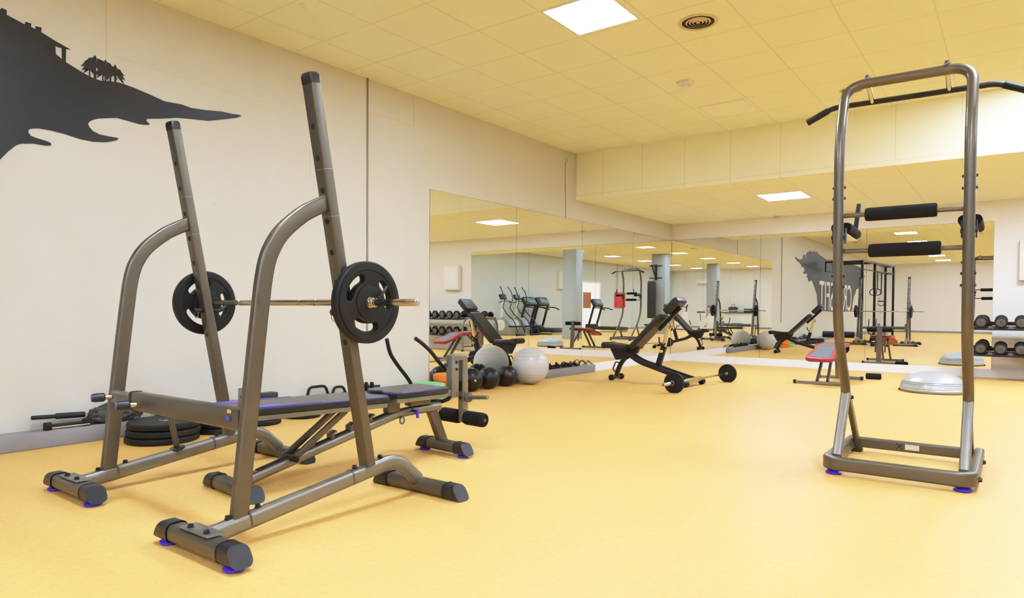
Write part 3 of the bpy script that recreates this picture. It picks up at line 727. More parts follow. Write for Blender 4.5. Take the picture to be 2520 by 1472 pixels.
# pull-up bar with angled grips
pts = fillet([W_(-1.04, 4.40, 2.058), W_(-0.90, 4.40, 2.122), W_(-0.10, 4.40, 2.114), W_(0.04, 4.40, 2.048)], 0.04, 6)
pb_ = MB().tube(pts, 0.0155, 14).build('pull_up_bar', 'black_metal', tw)
for a, c in ((W_(-1.045, 4.40, 2.056), W_(-0.925, 4.40, 2.110)), (W_(0.045, 4.40, 2.046), W_(-0.075, 4.40, 2.103))):
    MB().cyl(a, c, 0.0195, 16, 0.004).build('grip_sleeve', 'rubber', pb_)
for x in (-0.69, -0.315):
    s_ = MB().cyl(W_(x, 4.235, 2.19), W_(x, 4.40, 2.118), 0.013, 12).build('bar_standoff', 'chrome', tw)
    MB().lathe([(0.014, -0.01), (0.02, 0.0), (0.018, 0.01), (0.010, 0.014), (0.010, 0.022), (0, 0.022)], W_(x, 4.222, 2.204), (0, -0.25, 1), 14).build('standoff_nut', 'pewter_dark', s_)
# back rollers
for z, x0, x1 in ((1.435, -0.672, -0.338), (1.237, -0.652, -0.318)):
    c = MB().cyl(W_(XLT, 4.125, z + 0.002), W_(XRT, 4.125, z - 0.004), 0.0125, 14).build('roller_bar', 'pewter_dark', tw)
    MB().lathe([(0.0125, 0), (0.030, 0), (0.0355, 0.005), (0.0365, 0.02), (0.0365, x1 - x0 - 0.02), (0.0355, x1 - x0 - 0.005), (0.030, x1 - x0), (0.0125, x1 - x0)], W_(x0, 4.125, z), (1, 0, 0), 28).build('foam_roller', 'foam', tw)
# dip arms with forearm pads and upright handles
for x, s in ((XLT, 1), (XRT, -1)):
    y0 = 4.105; zp = 1.365
    a = MB().cyl(W_(x, y0 - 0.01, zp - 0.005), W_(x, y0 + 0.46, zp - 0.03), 0.014, 14).build('dip_arm', 'pewter_dark', tw)
    MB().lathe([(0.015, 0), (0.015, 0.010), (0.012, 0.013), (0, 0.013)], W_(x, y0 - 0.018, zp - 0.005), (0, -1, 0), 18).build('arm_plug', 'black', a)
    MB().sweep(smooth_path([W_(x + s * 0.0, y0 + 0.06, zp + 0.012), W_(x, y0 + 0.14, zp + 0.014), W_(x, y0 + 0.28, zp + 0.006), W_(x, y0 + 0.36, zp + 0.0)], 3), rrect(0.105, 0.052, 0.024, 6), (1, 0, 0)).build('forearm_pad', 'foam', a)
    MB().sweep([W_(x, y0 + 0.07, zp - 0.024), W_(x, y0 + 0.36, zp - 0.036)], rrect(0.06, 0.006, 0.002, 2), (1, 0, 0)).build('pad_plate', 'white', a)
    MB().cyl(W_(x, y0 + 0.44, zp - 0.03), W_(x + s * 0.02, y0 + 0.46, zp + 0.195), 0.013, 14, 0.003).build('hand_grip', 'rubber', a)
    for q in (-1, 1):
        bolt(a, W_(x + q * 0.022, y0, zp - 0.05), (q, 0, 0), 0.013, 0.014)
        MB().box(W_(x + q * 0.031, y0 + 0.02, zp - 0.04), (0.006, 0.05, 0.09), bev=0.003).build('clamp_plate', 'black_metal', a)
# ------------------------------------------------------------------ inclined black bench
bk = thing('incline_bench', 'black inclined weight bench with brown-black pads in front of the mirrored corner', 'weight bench', (-4.16, 7.84, 0), -0.0345)
K = lambda s, n, z: V((s, -n, z))
def incl_pad(a, b_, w, t, mat, name, parent, r=0.03):
    a, b_ = V(a), V(b_); d = (b_ - a).normalized(); lat = V((0, 1, 0)); up = d.cross(lat)
    L = (b_ - a).length
    m = flat_mesh([rloop(0, L, -w / 2, w / 2, r)], t / 2, min(0.018, t * 0.4), 4)
    return MB().add_mesh(m, basis(d, lat, d.cross(lat), a)).build(name, mat, parent)
pd = incl_pad(K(0.262, 0, 0.432), K(0.668, 0, 0.832), 0.27, 0.062, 'vinyl_black', 'back_pad', bk)
n_ = V((0.702, 0, -0.712))
incl_pad(K(0.275, 0, 0.445) + n_ * 0.033, K(0.655, 0, 0.819) + n_ * 0.033, 0.25, 0.006, 'vinyl_brown', 'pad_underside', pd, 0.02)
hd = incl_pad(K(0.735, 0, 0.893), K(0.88, 0, 1.035), 0.25, 0.078, 'vinyl_black', 'head_pad', bk)
incl_pad(K(0.745, 0, 0.903) + n_ * 0.041, K(0.87, 0, 1.025) + n_ * 0.041, 0.23, 0.006, 'vinyl_brown', 'pad_underside', hd, 0.02)
for q in ((0.33, 0.499), (0.60, 0.765)):
    for s in (-0.1, 0.1): MB().lathe([(0.008, 0), (0.007, 0.003), (0, 0.004)], K(q[0], s, q[1]) + n_ * 0.036, n_, 12).build('pad_screw', 'chrome', pd)
sp = MB().sweep([K(-0.12, 0, 0.447), K(-0.02, 0, 0.445), K(0.10, 0, 0.430), K(0.215, 0, 0.432)], rrect(0.28, 0.066, 0.026, 5), (0, 1, 0)).build('seat_pad', 'vinyl_black', bk)
MB().cyl(K(-0.115, -0.14, 0.450), K(-0.115, 0.14, 0.450), 0.042, 20, 0.01).build('seat_roll', 'vinyl_black', sp)
MB().add_mesh(flat_mesh([[(-0.075, 0.40), (0.0, 0.265), (0.06, 0.27), (0.18, 0.33), (0.30, 0.36), (0.33, 0.43), (0.25, 0.42)]], 0.03, 0.004, 2), basis((1, 0, 0), (0, 0, 1), (0, -1, 0))).build('seat_bracket', 'black_metal', bk)
MB().sweep([K(0.60, 0, 0.665), K(0.885, 0, 0.945)], rrect(0.045, 0.045, 0.008, 3), (0, 1, 0)).build('backrest_spine', 'black_metal', bk)
MB().sweep([K(0.735, 0, 0.745), K(0.668, 0, 0.45)], rrect(0.04, 0.05, 0.008, 3), (0, 1, 0)).build('inner_post', 'gold', bk)
po = MB().sweep([K(0.672, 0, 0.465), K(0.585, 0, 0.19)], rrect(0.055, 0.065, 0.008, 3), (0, 1, 0)).build('post_sleeve', 'black_metal', bk)
MB().cyl(K(0.655, 0.03, 0.40), K(0.655, 0.075, 0.40), 0.018, 14, 0.004).build('pull_pin', 'yellow', po)
MB().tube(fillet([K(0.60, 0.0, 0.57), K(0.62, 0.03, 0.50), K(0.67, 0.03, 0.47), K(0.70, 0.03, 0.50)], 0.03), 0.010, 10).build('adjust_arm', 'black_metal', bk)
MB().tube(smooth_path([K(0.74, 0, 0.75), K(0.76, 0.02, 0.72), K(0.75, 0.03, 0.68)]), 0.006, 8).build('lever', 'black_metal', po)
for n in (-1, 1):
    MB().sweep(fillet([K(0.20, n * 0.045, 0.345), K(0.36, n * 0.06, 0.255), K(1.04, n * 0.10, 0.07)], 0.08, 5), rrect(0.04, 0.055, 0.012, 3), (0, 1, 0)).build('base_rail', 'black_metal', bk)
MB().box(K(0.60, 0, 0.187), (0.12, 0.15, 0.03), Euler((0, 0.27, 0)), bev=0.006).build('post_mount', 'black_metal', bk)
MB().sweep(smooth_path([K(0.25, 0, 0.33), K(0.16, 0, 0.305), K(0.085, 0, 0.24), K(0.03, 0, 0.14), K(0.0, 0, 0.045)], 5), rrect(0.06, 0.05, 0.014, 3), (0, 1, 0)).build('front_leg', 'black_metal', bk)
ax_ = MB().cyl(K(0.0, -0.13, 0.038), K(0.0, 0.13, 0.038), 0.022, 16, 0.004).build('wheel_axle', 'black_metal', bk)
for s in (-1, 1): MB().lathe([(0.012, 0), (0.034, 0), (0.038, 0.006), (0.038, 0.04), (0.034, 0.046), (0.012, 0.046)], K(0, s * 0.10, 0.038), (0, -s, 0), 20).build('transport_wheel', 'rubber', ax_)
MB().tube(fillet([K(0.04, 0.0, 0.222), K(-0.012, 0.0, 0.235), K(-0.055, 0.0, 0.135), K(-0.025, 0.0, 0.105), K(0.01, 0.0, 0.10)], 0.02), 0.0085, 10).build('carry_handle', 'black_metal', bk)
rf = MB().cyl(K(1.065, -0.21, 0.068), K(1.065, 0.21, 0.068), 0.034, 18, 0.004).build('rear_foot', 'chrome', bk)
for s in (-1, 1):
    MB().lathe([(0.033, 0), (0.036, 0.008), (0.036, 0.02), (0.032, 0.026), (0.036, 0.032), (0.036, 0.07), (0.03, 0.08), (0, 0.08)], K(1.065, s * 0.20, 0.0365), (0, -s, 0), 20).build('rubber_end', 'rubber', rf)

# ------------------------------------------------------------------ barbell on the floor
fb = thing('barbell', 'chrome barbell with two small black plates lying on the floor beside the black bench', 'barbell', (-2.963, 7.743, 0.110), math.atan2(-0.0458, 1.0))
MB().cyl((0, -1.02, 0), (0, 1.02, 0), 0.0135, 16, 0.003).build('bar', 'brass_chrome', fb)
for s in (-1, 1):
    k = MB(); k.lathe([(0.0135, 0), (0.022, 0), (0.024, 0.004), (0.024, 0.02), (0.02, 0.024), (0.02, 0.30), (0.016, 0.305), (0, 0.305)], (0, s * 0.715, 0), (0, s, 0), 20)
    k.build('sleeve', 'chrome', fb)
    o = MB().add_mesh(plate_mesh(0.110, 0.032, 0, 0.022), basis((1, 0, 0), (0, 0, 1), (0, -1, 0), (0, s * 0.757, 0))).build('weight_plate', 'rubber', fb)
    k = MB(); k.ring([(0.104, 0.014), (0.104, 0.0185), (0.09, 0.0185), (0.086, 0.015)], (0, s * 0.757, 0), (0, 1, 0), 40); k.ring([(0.104, 0.014), (0.104, 0.0185), (0.09, 0.0185), (0.086, 0.015)], (0, s * 0.757, 0), (0, -1, 0), 40); k.build('raised_rim', 'rubber', o)
    MB().lathe([(0.02, 0), (0.03, 0), (0.031, 0.01), (0.025, 0.03), (0.02, 0.03)], (0, s * 0.777, 0), (0, s, 0), 18).build('spring_collar', 'chrome', fb)

# ------------------------------------------------------------------ red bench
rd = thing('folding_bench', 'small red and grey declined bench with a foam leg roller behind the tower upright', 'weight bench', (-1.90, 9.3, 0))
G_ = lambda x, y, z: V((x, y - 9.3, z))
def tilt_pad(y0, z0, y1, z1, w, t, loop=None):
    a, b_ = G_(0, y0, z0), G_(0, y1, z1); d = (b_ - a).normalized(); lat = V((1, 0, 0)); L = (b_ - a).length
    lp = loop(L) if loop else rloop(-w / 2, w / 2, 0, L, 0.05)
    o = MB().add_mesh(flat_mesh([lp], t / 2, 0.015, 4), basis(lat, d, lat.cross(d), a))
    return o, basis(lat, d, lat.cross(d), a), L
o, mt, L = tilt_pad(8.74, 0.318, 9.20, 0.455, 0.29, 0.05, lambda L: [(-0.11, 0), (0.11, 0), (0.145, 0.03), (0.15, 0.20), (0.12, 0.33), (0.135, L), (-0.135, L), (-0.12, 0.33), (-0.15, 0.20), (-0.145, 0.03)])
bpad = o.build('back_pad', 'red_vinyl', rd)
MB().add_mesh(flat_mesh([[(-0.085, 0.04), (0.085, 0.04), (0.11, 0.09), (0.095, 0.30), (0.105, L - 0.03), (-0.105, L - 0.03), (-0.095, 0.30), (-0.11, 0.09)]], 0.003, 0.001), mt @ Matrix.Translation((0, 0, 0.0245))).build('grey_panel', 'vinyl_green', bpad)
o, mt, L = tilt_pad(9.22, 0.462, 9.76, 0.475, 0.30, 0.05)
spad = o.build('seat_pad', 'red_vinyl', rd)
MB().add_mesh(flat_mesh([rloop(-0.11, 0.11, 0.04, L - 0.04, 0.04)], 0.003, 0.001), mt @ Matrix.Translation((0, 0, 0.0245))).build('grey_panel', 'vinyl_green', spad)
po = MB().sweep([G_(0, 9.88, 0.03), G_(0, 9.84, 0.40), G_(0, 9.83, 0.66)], rrect(0.08, 0.05, 0.008, 3), (1, 0, 0)).build('roller_post', 'pewter', rd)
MB().cyl(G_(-0.2, 9.83, 0.600), G_(0.2, 9.83, 0.600), 0.011, 12).build('roller_bar', 'pewter_dark', po)
for s in (-1, 1): MB().lathe([(0.011, 0), (0.036, 0), (0.042, 0.006), (0.042, 0.14), (0.036, 0.146), (0.011, 0.146)], G_(s * 0.047, 9.83, 0.600), (s, 0, 0), 22).build('foam_roller', 'foam', rd)
MB().sweep([G_(0, 9.79, 0.445), G_(0, 9.22, 0.43), G_(0, 8.90, 0.335)], rrect(0.045, 0.03, 0.006, 2), (1, 0, 0)).build('seat_rail', 'pewter_dark', rd)
for x in (-0.05, 0.05):
    MB().sweep([G_(x, 9.26, 0.41), G_(x * 1.2, 8.93, 0.045)], rrect(0.028, 0.05, 0.006, 2), (1, 0, 0)).build('front_leg', 'pewter_dark', rd)
MB().sweep([G_(0, 9.52, 0.42), G_(0, 9.83, 0.14)], rrect(0.03, 0.03, 0.006, 2), (1, 0, 0)).build('support_strut', 'pewter_dark', rd)
for x in (-0.075, 0.075): MB().sweep([G_(x, 9.70, 0.44), G_(x, 9.73, 0.2)], rrect(0.022, 0.03, 0.005, 2), (1, 0, 0)).build('hanger_leg', 'pewter_dark', rd)
for y, w, x in ((8.93, 0.58, -0.03), (9.90, 0.52, 0.02)):
    f = MB().sweep([G_(x - w / 2, y, 0.026), G_(x + w / 2, y, 0.026)], rrect(0.045, 0.04, 0.008, 3), (0, 1, 0)).build('foot', 'pewter', rd)
    for s in (-1, 1): MB().box(G_(x + s * (w / 2), y, 0.026), (0.035, 0.052, 0.05), bev=0.008).build('end_cap', 'black', f)

# ------------------------------------------------------------------ balls, dome, small roller
def ball_thing(name, label, cat, c, r, mat, grp=None, logo=None, seam=None):
    t = thing(name, label, cat, (c[0], c[1], 0), 0, grp)
    o = MB().ball((0, 0, r), r, 48, 28).build('ball_shell', mat, t)
    k = MB()
    for h in (0.0,) if not seam else seam:
        rr = math.sqrt(max(r * r - h * h, 1e-6)); k.tube([(rr * math.cos(2 * PI * i / 48), rr * math.sin(2 * PI * i / 48), r + h) for i in range(48)], r * 0.008, 6, True)
    k.build('seam_ring', mat, o)
    if logo:
        d = V(logo[1]).normalized(); m, sc = logo[0], logo[2]
        L = perp(d); U = L.cross(d)
        k = MB()
        for (a, b2, w) in logo[3]:
            pts = [V((0, 0, r)) + (d + L * (x * sc) + U * (y * sc)).normalized() * (r + 0.001) for x, y in a]
            k.tube(pts, w, 6, b2)
        k.build('printed_mark', m, o)
    return t
ball_thing('gym_ball', 'large pearl grey gym ball on the floor beside the medicine balls', 'gym ball', (-4.715, 6.68), 0.226, 'pearl', None, None, [-0.16, -0.12, -0.08, -0.04, 0, 0.04, 0.08, 0.12, 0.16])
MB().lathe([(0.012, 0), (0.008, 0.002), (0, 0.002)], (0, -0.05, 0.446), (0, -0.2, 1), 12).build('ball_plug', 'white', bpy.data.objects['gym_ball'])
sq = [([(-1, -1), (1, -1), (1, 1), (-1, 1)], True, 0.004), ([(-0.5, -0.4), (0.5, -0.4), (0.5, 0.4), (-0.5, 0.4)], True, 0.0055)]
rg = [([(math.cos(a) * 1.1, math.sin(a) * 1.5) for a in [2 * PI * i / 14 for i in range(10)]], False, 0.0022), ([(-0.1, -0.9), (0.7, 0.2), (1.1, -0.8), (1.3, 0.6)], False, 0.0022), ([(-0.4, -2.1), (0.4, -2.1)], False, 0.002)]
ball_thing('medicine_ball', 'black medicine ball with a small lime mark, next to the bench bracket', 'medicine ball', (-4.79, 5.66), 0.129, 'ball_black', 'black medicine balls', ('lime', (0.86, -0.50, 0.02), 0.06, sq), [-0.1, 0.0, 0.1])
ball_thing('medicine_ball', 'plain black medicine ball, middle of the three beside the gym ball', 'medicine ball', (-4.785, 5.965), 0.126, 'ball_black', 'black medicine balls', None, [0.1, 0.07, -0.1])
ball_thing('medicine_ball', 'black medicine ball with a pink printed emblem, touching the gym ball side', 'medicine ball', (-4.80, 6.315), 0.124, 'ball_black', 'black medicine balls', ('redprint', (0.84, -0.53, 0.24), 0.10, rg), [0.09, -0.09])
bo = thing('balance_dome', 'silver half-ball balance trainer on the floor behind the tower upright', 'balance trainer', (-0.745, 9.02, 0))
R0 = 0.335
pr0 = [(R0 - 0.02, 0.012), (R0, 0.022), (R0 + 0.004, 0.036), (R0 - 0.006, 0.05)]
for i in range(1, 15):
    a = PI / 2 * i / 14; pr0.append(((R0 - 0.008) * math.cos(a), 0.05 + 0.185 * math.sin(a)))
MB().lathe(pr0, seg=64).build('dome', 'silver_ball', bo, 30)
k = MB()
for q in (1.0, 0.965, 0.93): k.ring([((R0 - 0.006) * q, 0.05 + 0.185 * math.sqrt(max(0, 1 - q * q)) - 0.002), ((R0 - 0.001) * q, 0.054 + 0.185 * math.sqrt(max(0, 1 - q * q))), ((R0 - 0.012) * q, 0.056 + 0.185 * math.sqrt(max(0, 1 - q * q)))], seg=64)
k.build('dome_ring', 'silver_ball', bo)
MB().lathe([(0, 0), (R0 - 0.03, 0), (R0 - 0.012, 0.006), (R0 - 0.012, 0.016), (0, 0.016)], seg=56).build('platform', 'grey_plastic', bo)
for a in (0.0, PI): MB().box((math.cos(a) * (R0 - 0.01), math.sin(a) * (R0 - 0.01), 0.014), (0.03, 0.12, 0.016), bev=0.005).build('grip', 'black', bo)
fr = thing('foam_roller', 'short black foam roller lying loose on the floor between red bench and dome', 'foam roller', (-1.52, 10.14, 0.041), 0.1)
MB().lathe([(0.012, 0), (0.03, 0), (0.039, 0.008), (0.041, 0.02), (0.041, 0.165), (0.039, 0.177), (0.03, 0.185), (0.012, 0.185)], (-0.0925, 0, 0), (1, 0, 0), 26).build('foam_sleeve', 'foam', fr)
MB().lathe([(0.0125, 0), (0.0125, 0.187), (0.009, 0.187), (0.009, 0)], (-0.0935, 0, 0), (1, 0, 0), 18, False).build('core', 'dark', fr)

# ------------------------------------------------------------------ dumbbell rack
dr = thing('dumbbell_rack', 'two-tier grey dumbbell rack against the white wall right of the mirrors', 'dumbbell rack', (0.38, 11.1, 0))
D_ = lambda x, y, z: V((x - 0.38, y - 11.1, z))
for x in (-0.545, 1.305):
    fpts = fillet([D_(x, 10.92, 0.0), D_(x, 10.92, 0.60), D_(x, 11.06, 0.715), D_(x, 11.36, 0.735), D_(x, 11.45, 0.60), D_(x, 11.45, 0.0)], [0.08, 0.08, 0.08, 0.08], 6)
    f = MB().tube(fpts, 0.021, 14).build('end_frame', 'pewter', dr)
    MB().cyl(D_(x, 10.92, 0.10), D_(x, 11.45, 0.10), 0.015, 12).build('frame_rail', 'pewter', f)
    for y in (10.92, 11.45): MB().lathe([(0.026, 0), (0.026, 0.03), (0.022, 0.036), (0.02, 0.036)], D_(x, y, 0), seg=16).build('rubber_foot', 'rubber', f)
for z0 in (0.675, 0.325):
    k = MB()
    k.box(D_(0.38, 10.935, z0 + 0.012), (1.81, 0.012, 0.026), bev=0.003)
    k.box(D_(0.38, 11.125, z0 + 0.030), (1.81, 0.36, 0.010), Euler((0.10, 0, 0)), bev=0.003)
    k.box(D_(0.38, 11.31, z0 + 0.085), (1.81, 0.010, 0.05), bev=0.003)
    sh = k.build('shelf', 'black_metal', dr)
    k = MB()
    for i in range(9):
        k.add_mesh(flat_mesh([[(-0.033, 0), (0.033, 0), (0.015, 0.03), (-0.015, 0.03)]], 0.004, 0.001), basis((1, 0, 0), (0, 0, 1), (0, -1, 0), D_(-0.485 + 0.216 * i + 0.0, 10.932, z0 + 0.024)))
    k.build('saddle_lip', 'pewter_dark', sh)
def dumbbell(label, x, y, z, rz, first=None):
    if first is not None:
        t = copy_tree(first); t.location = (x, y, z); t.rotation_euler = (0.10, 0, rz); t['label'] = label; return t
    t = thing('dumbbell', label, 'dumbbell', (x, y, z), rz, 'round black dumbbells on the rack')
    t.rotation_euler = (0.10, 0, rz)
    MB().cyl((0, -0.09, 0), (0, 0.09, 0), 0.016, 14).build('handle', 'chrome', t)
    for s in (-1, 1):
        h = MB().lathe([(0.02, 0.0), (0.063, 0.0), (0.071, 0.006), (0.073, 0.014), (0.073, 0.028), (0.069, 0.034), (0.073, 0.040), (0.073, 0.062), (0.069, 0.07), (0.058, 0.072), (0.056, 0.069), (0.0, 0.069)], (0, s * 0.072, 0), (0, s, 0), 36).build('head', 'rubber', t)
        MB().lathe([(0.0555, 0.0688), (0.054, 0.0696), (0, 0.0696)], (0, s * 0.072, 0), (0, s, 0), 32).build('head_face', 'vinyl', h)
        MB().ring([(0.05, 0.069), (0.049, 0.0715), (0.045, 0.0715), (0.044, 0.069)], (0, s * 0.072, 0), (0, s, 0), 32).build('head_ring', 'pewter_dark', h)
        MB().lathe([(0.014, 0.069), (0.013, 0.073), (0, 0.073)], (0, s * 0.072, 0), (0, s, 0), 16).build('head_plug', 'vinyl_brown', h)
    return t
db = None
on = ('first from the mirror edge', 'second from the mirror edge', 'third from the mirror edge', 'fourth from the mirror edge', 'fifth from the mirror edge', 'sixth from the mirror edge', 'seventh from the mirror edge', 'last by the far end frame')
for zt, nm in ((0.7915, 'upper'), (0.4415, 'lower')):
    for i in range(8):
        x = -0.375 + 0.216 * i
        t = dumbbell('black round dumbbell on the %s rack shelf, %s' % (nm, on[i]), x, 11.06, zt, 0.0, db)
        if db is None: db = t

# ------------------------------------------------------------------ plates and discs on the floor by the wall
def flat_plate(label, x, y, z, r, t, name='weight_plate', mat='rubber', grp=None, cat='weight plate', tilt=0.0, rim=True):
    root = thing(name, label, cat, (x, y, z), random.random() * 6, grp)
    root.rotation_euler = (tilt, 0, root.rotation_euler[2])
    o = MB().add_mesh(flat_mesh([circle(r, 72), circle(0.026, 20)], t / 2 - 0.0005, min(0.014, t * 0.3) if rim else 0.02, 4), Matrix.Translation((0, 0, t / 2))).build('plate_body', mat, root)
    if rim:
        MB().ring([(r * 0.80, t - 0.003), (r * 0.79, t + 0.0005), (r * 0.76, t + 0.0005), (r * 0.75, t - 0.003)], seg=60).build('raised_ring', mat, o)
        MB().ring([(0.034, t - 0.002), (0.033, t + 0.001), (0.0265, t + 0.001), (0.026, t - 0.004)], seg=28).build('bore_ring', 'chrome', o)
    return root
for i, nm in enumerate(('bottom', 'middle', 'top')):
    flat_plate('thick black rubber weight plate, %s of the stack of three beside the far rack post' % nm, -4.625 + 0.006 * (i == 1), 2.236 + 0.006 * (i - 1), 0.0455 * i, 0.216 - 0.001 * i, 0.045, grp='weight plates on the floor')
for i, nm in enumerate(('lower', 'upper')):
    flat_plate('black weight plate, %s of the pair behind the three-plate stack' % nm, -4.66, 2.66, 0.042 * i, 0.17, 0.0415, grp='weight plates on the floor')
    flat_plate('black weight plate, %s of the pair under the bench head end' % nm, -4.71, 3.02, 0.042 * i, 0.145, 0.0415, grp='weight plates on the floor')
    flat_plate('black weight plate, %s of the pair lying farthest along the ledge' % nm, -4.735, 3.43, 0.034 * i, 0.137, 0.0335, grp='weight plates on the floor')
for i, nm in enumerate(('bottom', 'middle', 'top')):
    flat_plate('thick orange foam disc, %s of the orange stack beside the medicine balls' % nm, -4.745, 5.27, 0.0755 * i, 0.165, 0.075, 'foam_disc', 'orange', 'orange foam discs', 'foam disc', rim=False)
for i, nm in enumerate(('lower', 'upper')):
    flat_plate('flat green foam disc, %s of the green pair behind the bench seat' % nm, -4.735, 4.89, 0.0805 * i, 0.168, 0.08, 'foam_disc', 'green', 'green foam discs', 'foam disc', rim=False)

# ------------------------------------------------------------------ things lying on the ledge
ZL = 0.11
t = thing('push_up_handle', 'larger black arched push-up handle on the wall ledge behind the bench pad', 'push-up handle', (-4.975, 3.765, ZL))
def pu_handle(t, w, h):
    MB().tube(fillet([(0, -w / 2, 0.012), (0, -w / 2 + 0.02, h), (0, w / 2 - 0.03, h), (0, w / 2, 0.012)], 0.04, 6), 0.0125, 12).build('grip_bar', 'rubber', t)
    for s in (-1, 1): MB().box((0, s * w / 2, 0.008), (0.09, 0.03, 0.016), bev=0.006).build('handle_foot', 'black', t)
pu_handle(t, 0.225, 0.095)
t['group'] = 'push-up handles on the ledge'
t = thing('push_up_handle', 'smaller black arched push-up handle nearer the leaning upright on the ledge', 'push-up handle', (-4.975, 4.0, ZL), 0, 'push-up handles on the ledge'); pu_handle(t, 0.15, 0.072)
t = thing('ab_wheel', 'small black wheel roller on the ledge just right of the leaning upright', 'ab wheel', (-4.975, 4.36, ZL), 1.2)
for s in (-1, 1): MB().lathe([(0.012, 0), (0.035, 0), (0.044, 0.004), (0.044, 0.02), (0.035, 0.024), (0.012, 0.024)], (s * 0.016, 0, 0.044), (s, 0, 0), 22).build('wheel', 'rubber', t)
MB().cyl((-0.11, 0, 0.044), (0.11, 0, 0.044), 0.011, 12, 0.003).build('axle_grip', 'black', t)
t = thing('steel_tube', 'black stepped tube lying on the ledge, its tip nearest the left frame edge', 'tube', (-4.972, 2.0, ZL))
MB().cyl((0, -0.42, 0.086), (0, -0.13, 0.074), 0.0135, 16, 0.003).build('inner_tube', 'black_metal', t)
MB().cyl((0, -0.285, 0.0804), (0, -0.115, 0.0734), 0.019, 16, 0.003).build('outer_sleeve', 'black_metal', t)
t = thing('doorway_bar', 'black bar with square rubber ends lying in front of the tube on the ledge', 'bar', (-4.945, 1.85, ZL))
MB().cyl((0, -0.19, 0.028), (0.0, 0.03, 0.026), 0.009, 12).build('bar_rod', 'black_metal', t)
for y in (-0.19, 0.035): MB().box((0, y, 0.025), (0.03, 0.045, 0.048), bev=0.006).build('rubber_end', 'rubber', t)
MB().cyl((0.012, -0.17, 0.012), (0.012, 0.05, 0.012), 0.005, 10).build('side_rod', 'chrome', t)
def crumple(label, x, y, L, h, w, seed):
    r_ = random.Random(seed); t = thing('folded_bag', label, 'bag', (x, y, ZL))
    b = MB(); vs = bmesh.ops.create_icosphere(b.bm, subdivisions=5, radius=1)['verts']
    from mathutils import noise as nz
    for v in vs:
        p = v.co.copy(); n1 = nz.noise(p * 1.6 + V((seed, 0, 0))); n2 = abs(nz.noise(p * 3.1 + V((0, seed, 0)))); n3 = nz.noise(p * 7 + V((0, 0, seed)))
        k = 1 + 0.22 * n1 - 0.28 * n2 + 0.05 * n3
        q = V((p.x * w * k, p.y * L * k, p.z * h * k))
        q.x = max(q.x, -w * 0.8); q.z = max(q.z + h * 0.7, 0)
        v.co = q
    o = b.build('bag_cloth', 'vinyl', t, 70); o.data.materials[0] = M['bagcloth']
    MB().tube(smooth_path([(0.0, -L * 0.6, h * 1.45), (0.01, -L * 0.2, h * 1.75), (0.01, L * 0.2, h * 1.6), (0.0, L * 0.5, h * 1.2)]), 0.006, 8).build('bag_strap', 'black', t)
    return t
M['bagcloth'] = plain('dark_nylon', srgb(62, 60, 55), 0.5, 0, 0.15, 30)
crumple('crumpled dark nylon bag on the ledge behind the far rack post', -4.962, 2.08, 0.19, 0.078, 0.052, 4)
crumple('flat dark bag on the ledge under the rack crossbeam', -4.962, 2.52, 0.20, 0.05, 0.052, 9)
t = thing('bar_bundle', 'thin black rods with an orange clip on the ledge behind the crossbeam bracket', 'rods', (-4.95, 2.885, ZL))
for i, (dz, dx) in enumerate(((0.01, -0.02), (0.01, 0.012), (0.03, -0.004), (0.045, 0.01))): MB().cyl((dx, -0.16, dz), (dx, 0.17 - 0.02 * i, dz + 0.008), 0.009, 10, 0.002).build('rod', 'black_metal', t)
MB().box((0, 0.06, 0.032), (0.05, 0.02, 0.064), bev=0.006).build('clip', 'orange', t)
t = thing('flat_box', 'flat dark box with an orange edge on the ledge behind the bench pad end', 'box', (-4.972, 3.20, ZL))
MB().box((0, 0, 0.045), (0.09, 0.26, 0.09), bev=0.006).build('box_body', 'black', t)
MB().box((0, -0.12, 0.07), (0.094, 0.016, 0.036), bev=0.003).build('orange_edge', 'orange', t)
# tangle of resistance cords at the far end of the ledge
r_ = random.Random(11)
for i, (y0, lab) in enumerate(((7.42, 'tangled black resistance cord on the ledge end, nearest the gym ball'), (7.74, 'middle black resistance cord heaped on the ledge end'), (8.06, 'looser black resistance cord near the end of the ledge'))):
    t = thing('resistance_cord', lab, 'resistance cord', (-4.978, y0, ZL), 0, 'resistance cords on the ledge')
    pts = []
    for k in range(26):
        a = k * 0.9 + i
        pts.append((0.028 * math.cos(a * 1.3) , 0.09 * math.sin(a * 0.77) + r_.uniform(-0.02, 0.02), 0.010 + 0.030 * abs(math.sin(a * 1.9)) + (0.03 if k % 5 == 0 else 0)))
    MB().tube(smooth_path(pts, 4), 0.0065, 7).build('cord', 'rubber', t)
    for s in (-1, 1): MB().cyl((0.01, s * 0.10 - 0.03, 0.016), (0.02, s * 0.10 + 0.07, 0.02), 0.0155, 12, 0.004).build('cord_handle', 'foam', t)
t = thing('resistance_cord', 'thin black cord looping up at the very end of the ledge', 'resistance cord', (-4.978, 8.40, ZL), 0, 'resistance cords on the ledge')
MB().tube(smooth_path([(0, -0.2, 0.006), (0.01, -0.12, 0.06), (0.0, -0.02, 0.07), (0.01, 0.02, 0.008), (0.02, 0.08, 0.055), (0, 0.16, 0.02), (0.01, 0.24, 0.006)], 6), 0.005, 7).build('cord', 'rubber', t)
MB().tube(smooth_path([(0.02, -0.1, 0.006), (0.01, 0.04, 0.05), (0.0, 0.12, 0.058), (0.02, 0.2, 0.006)], 6), 0.004, 7).build('cord_loop', 'rubber', t)
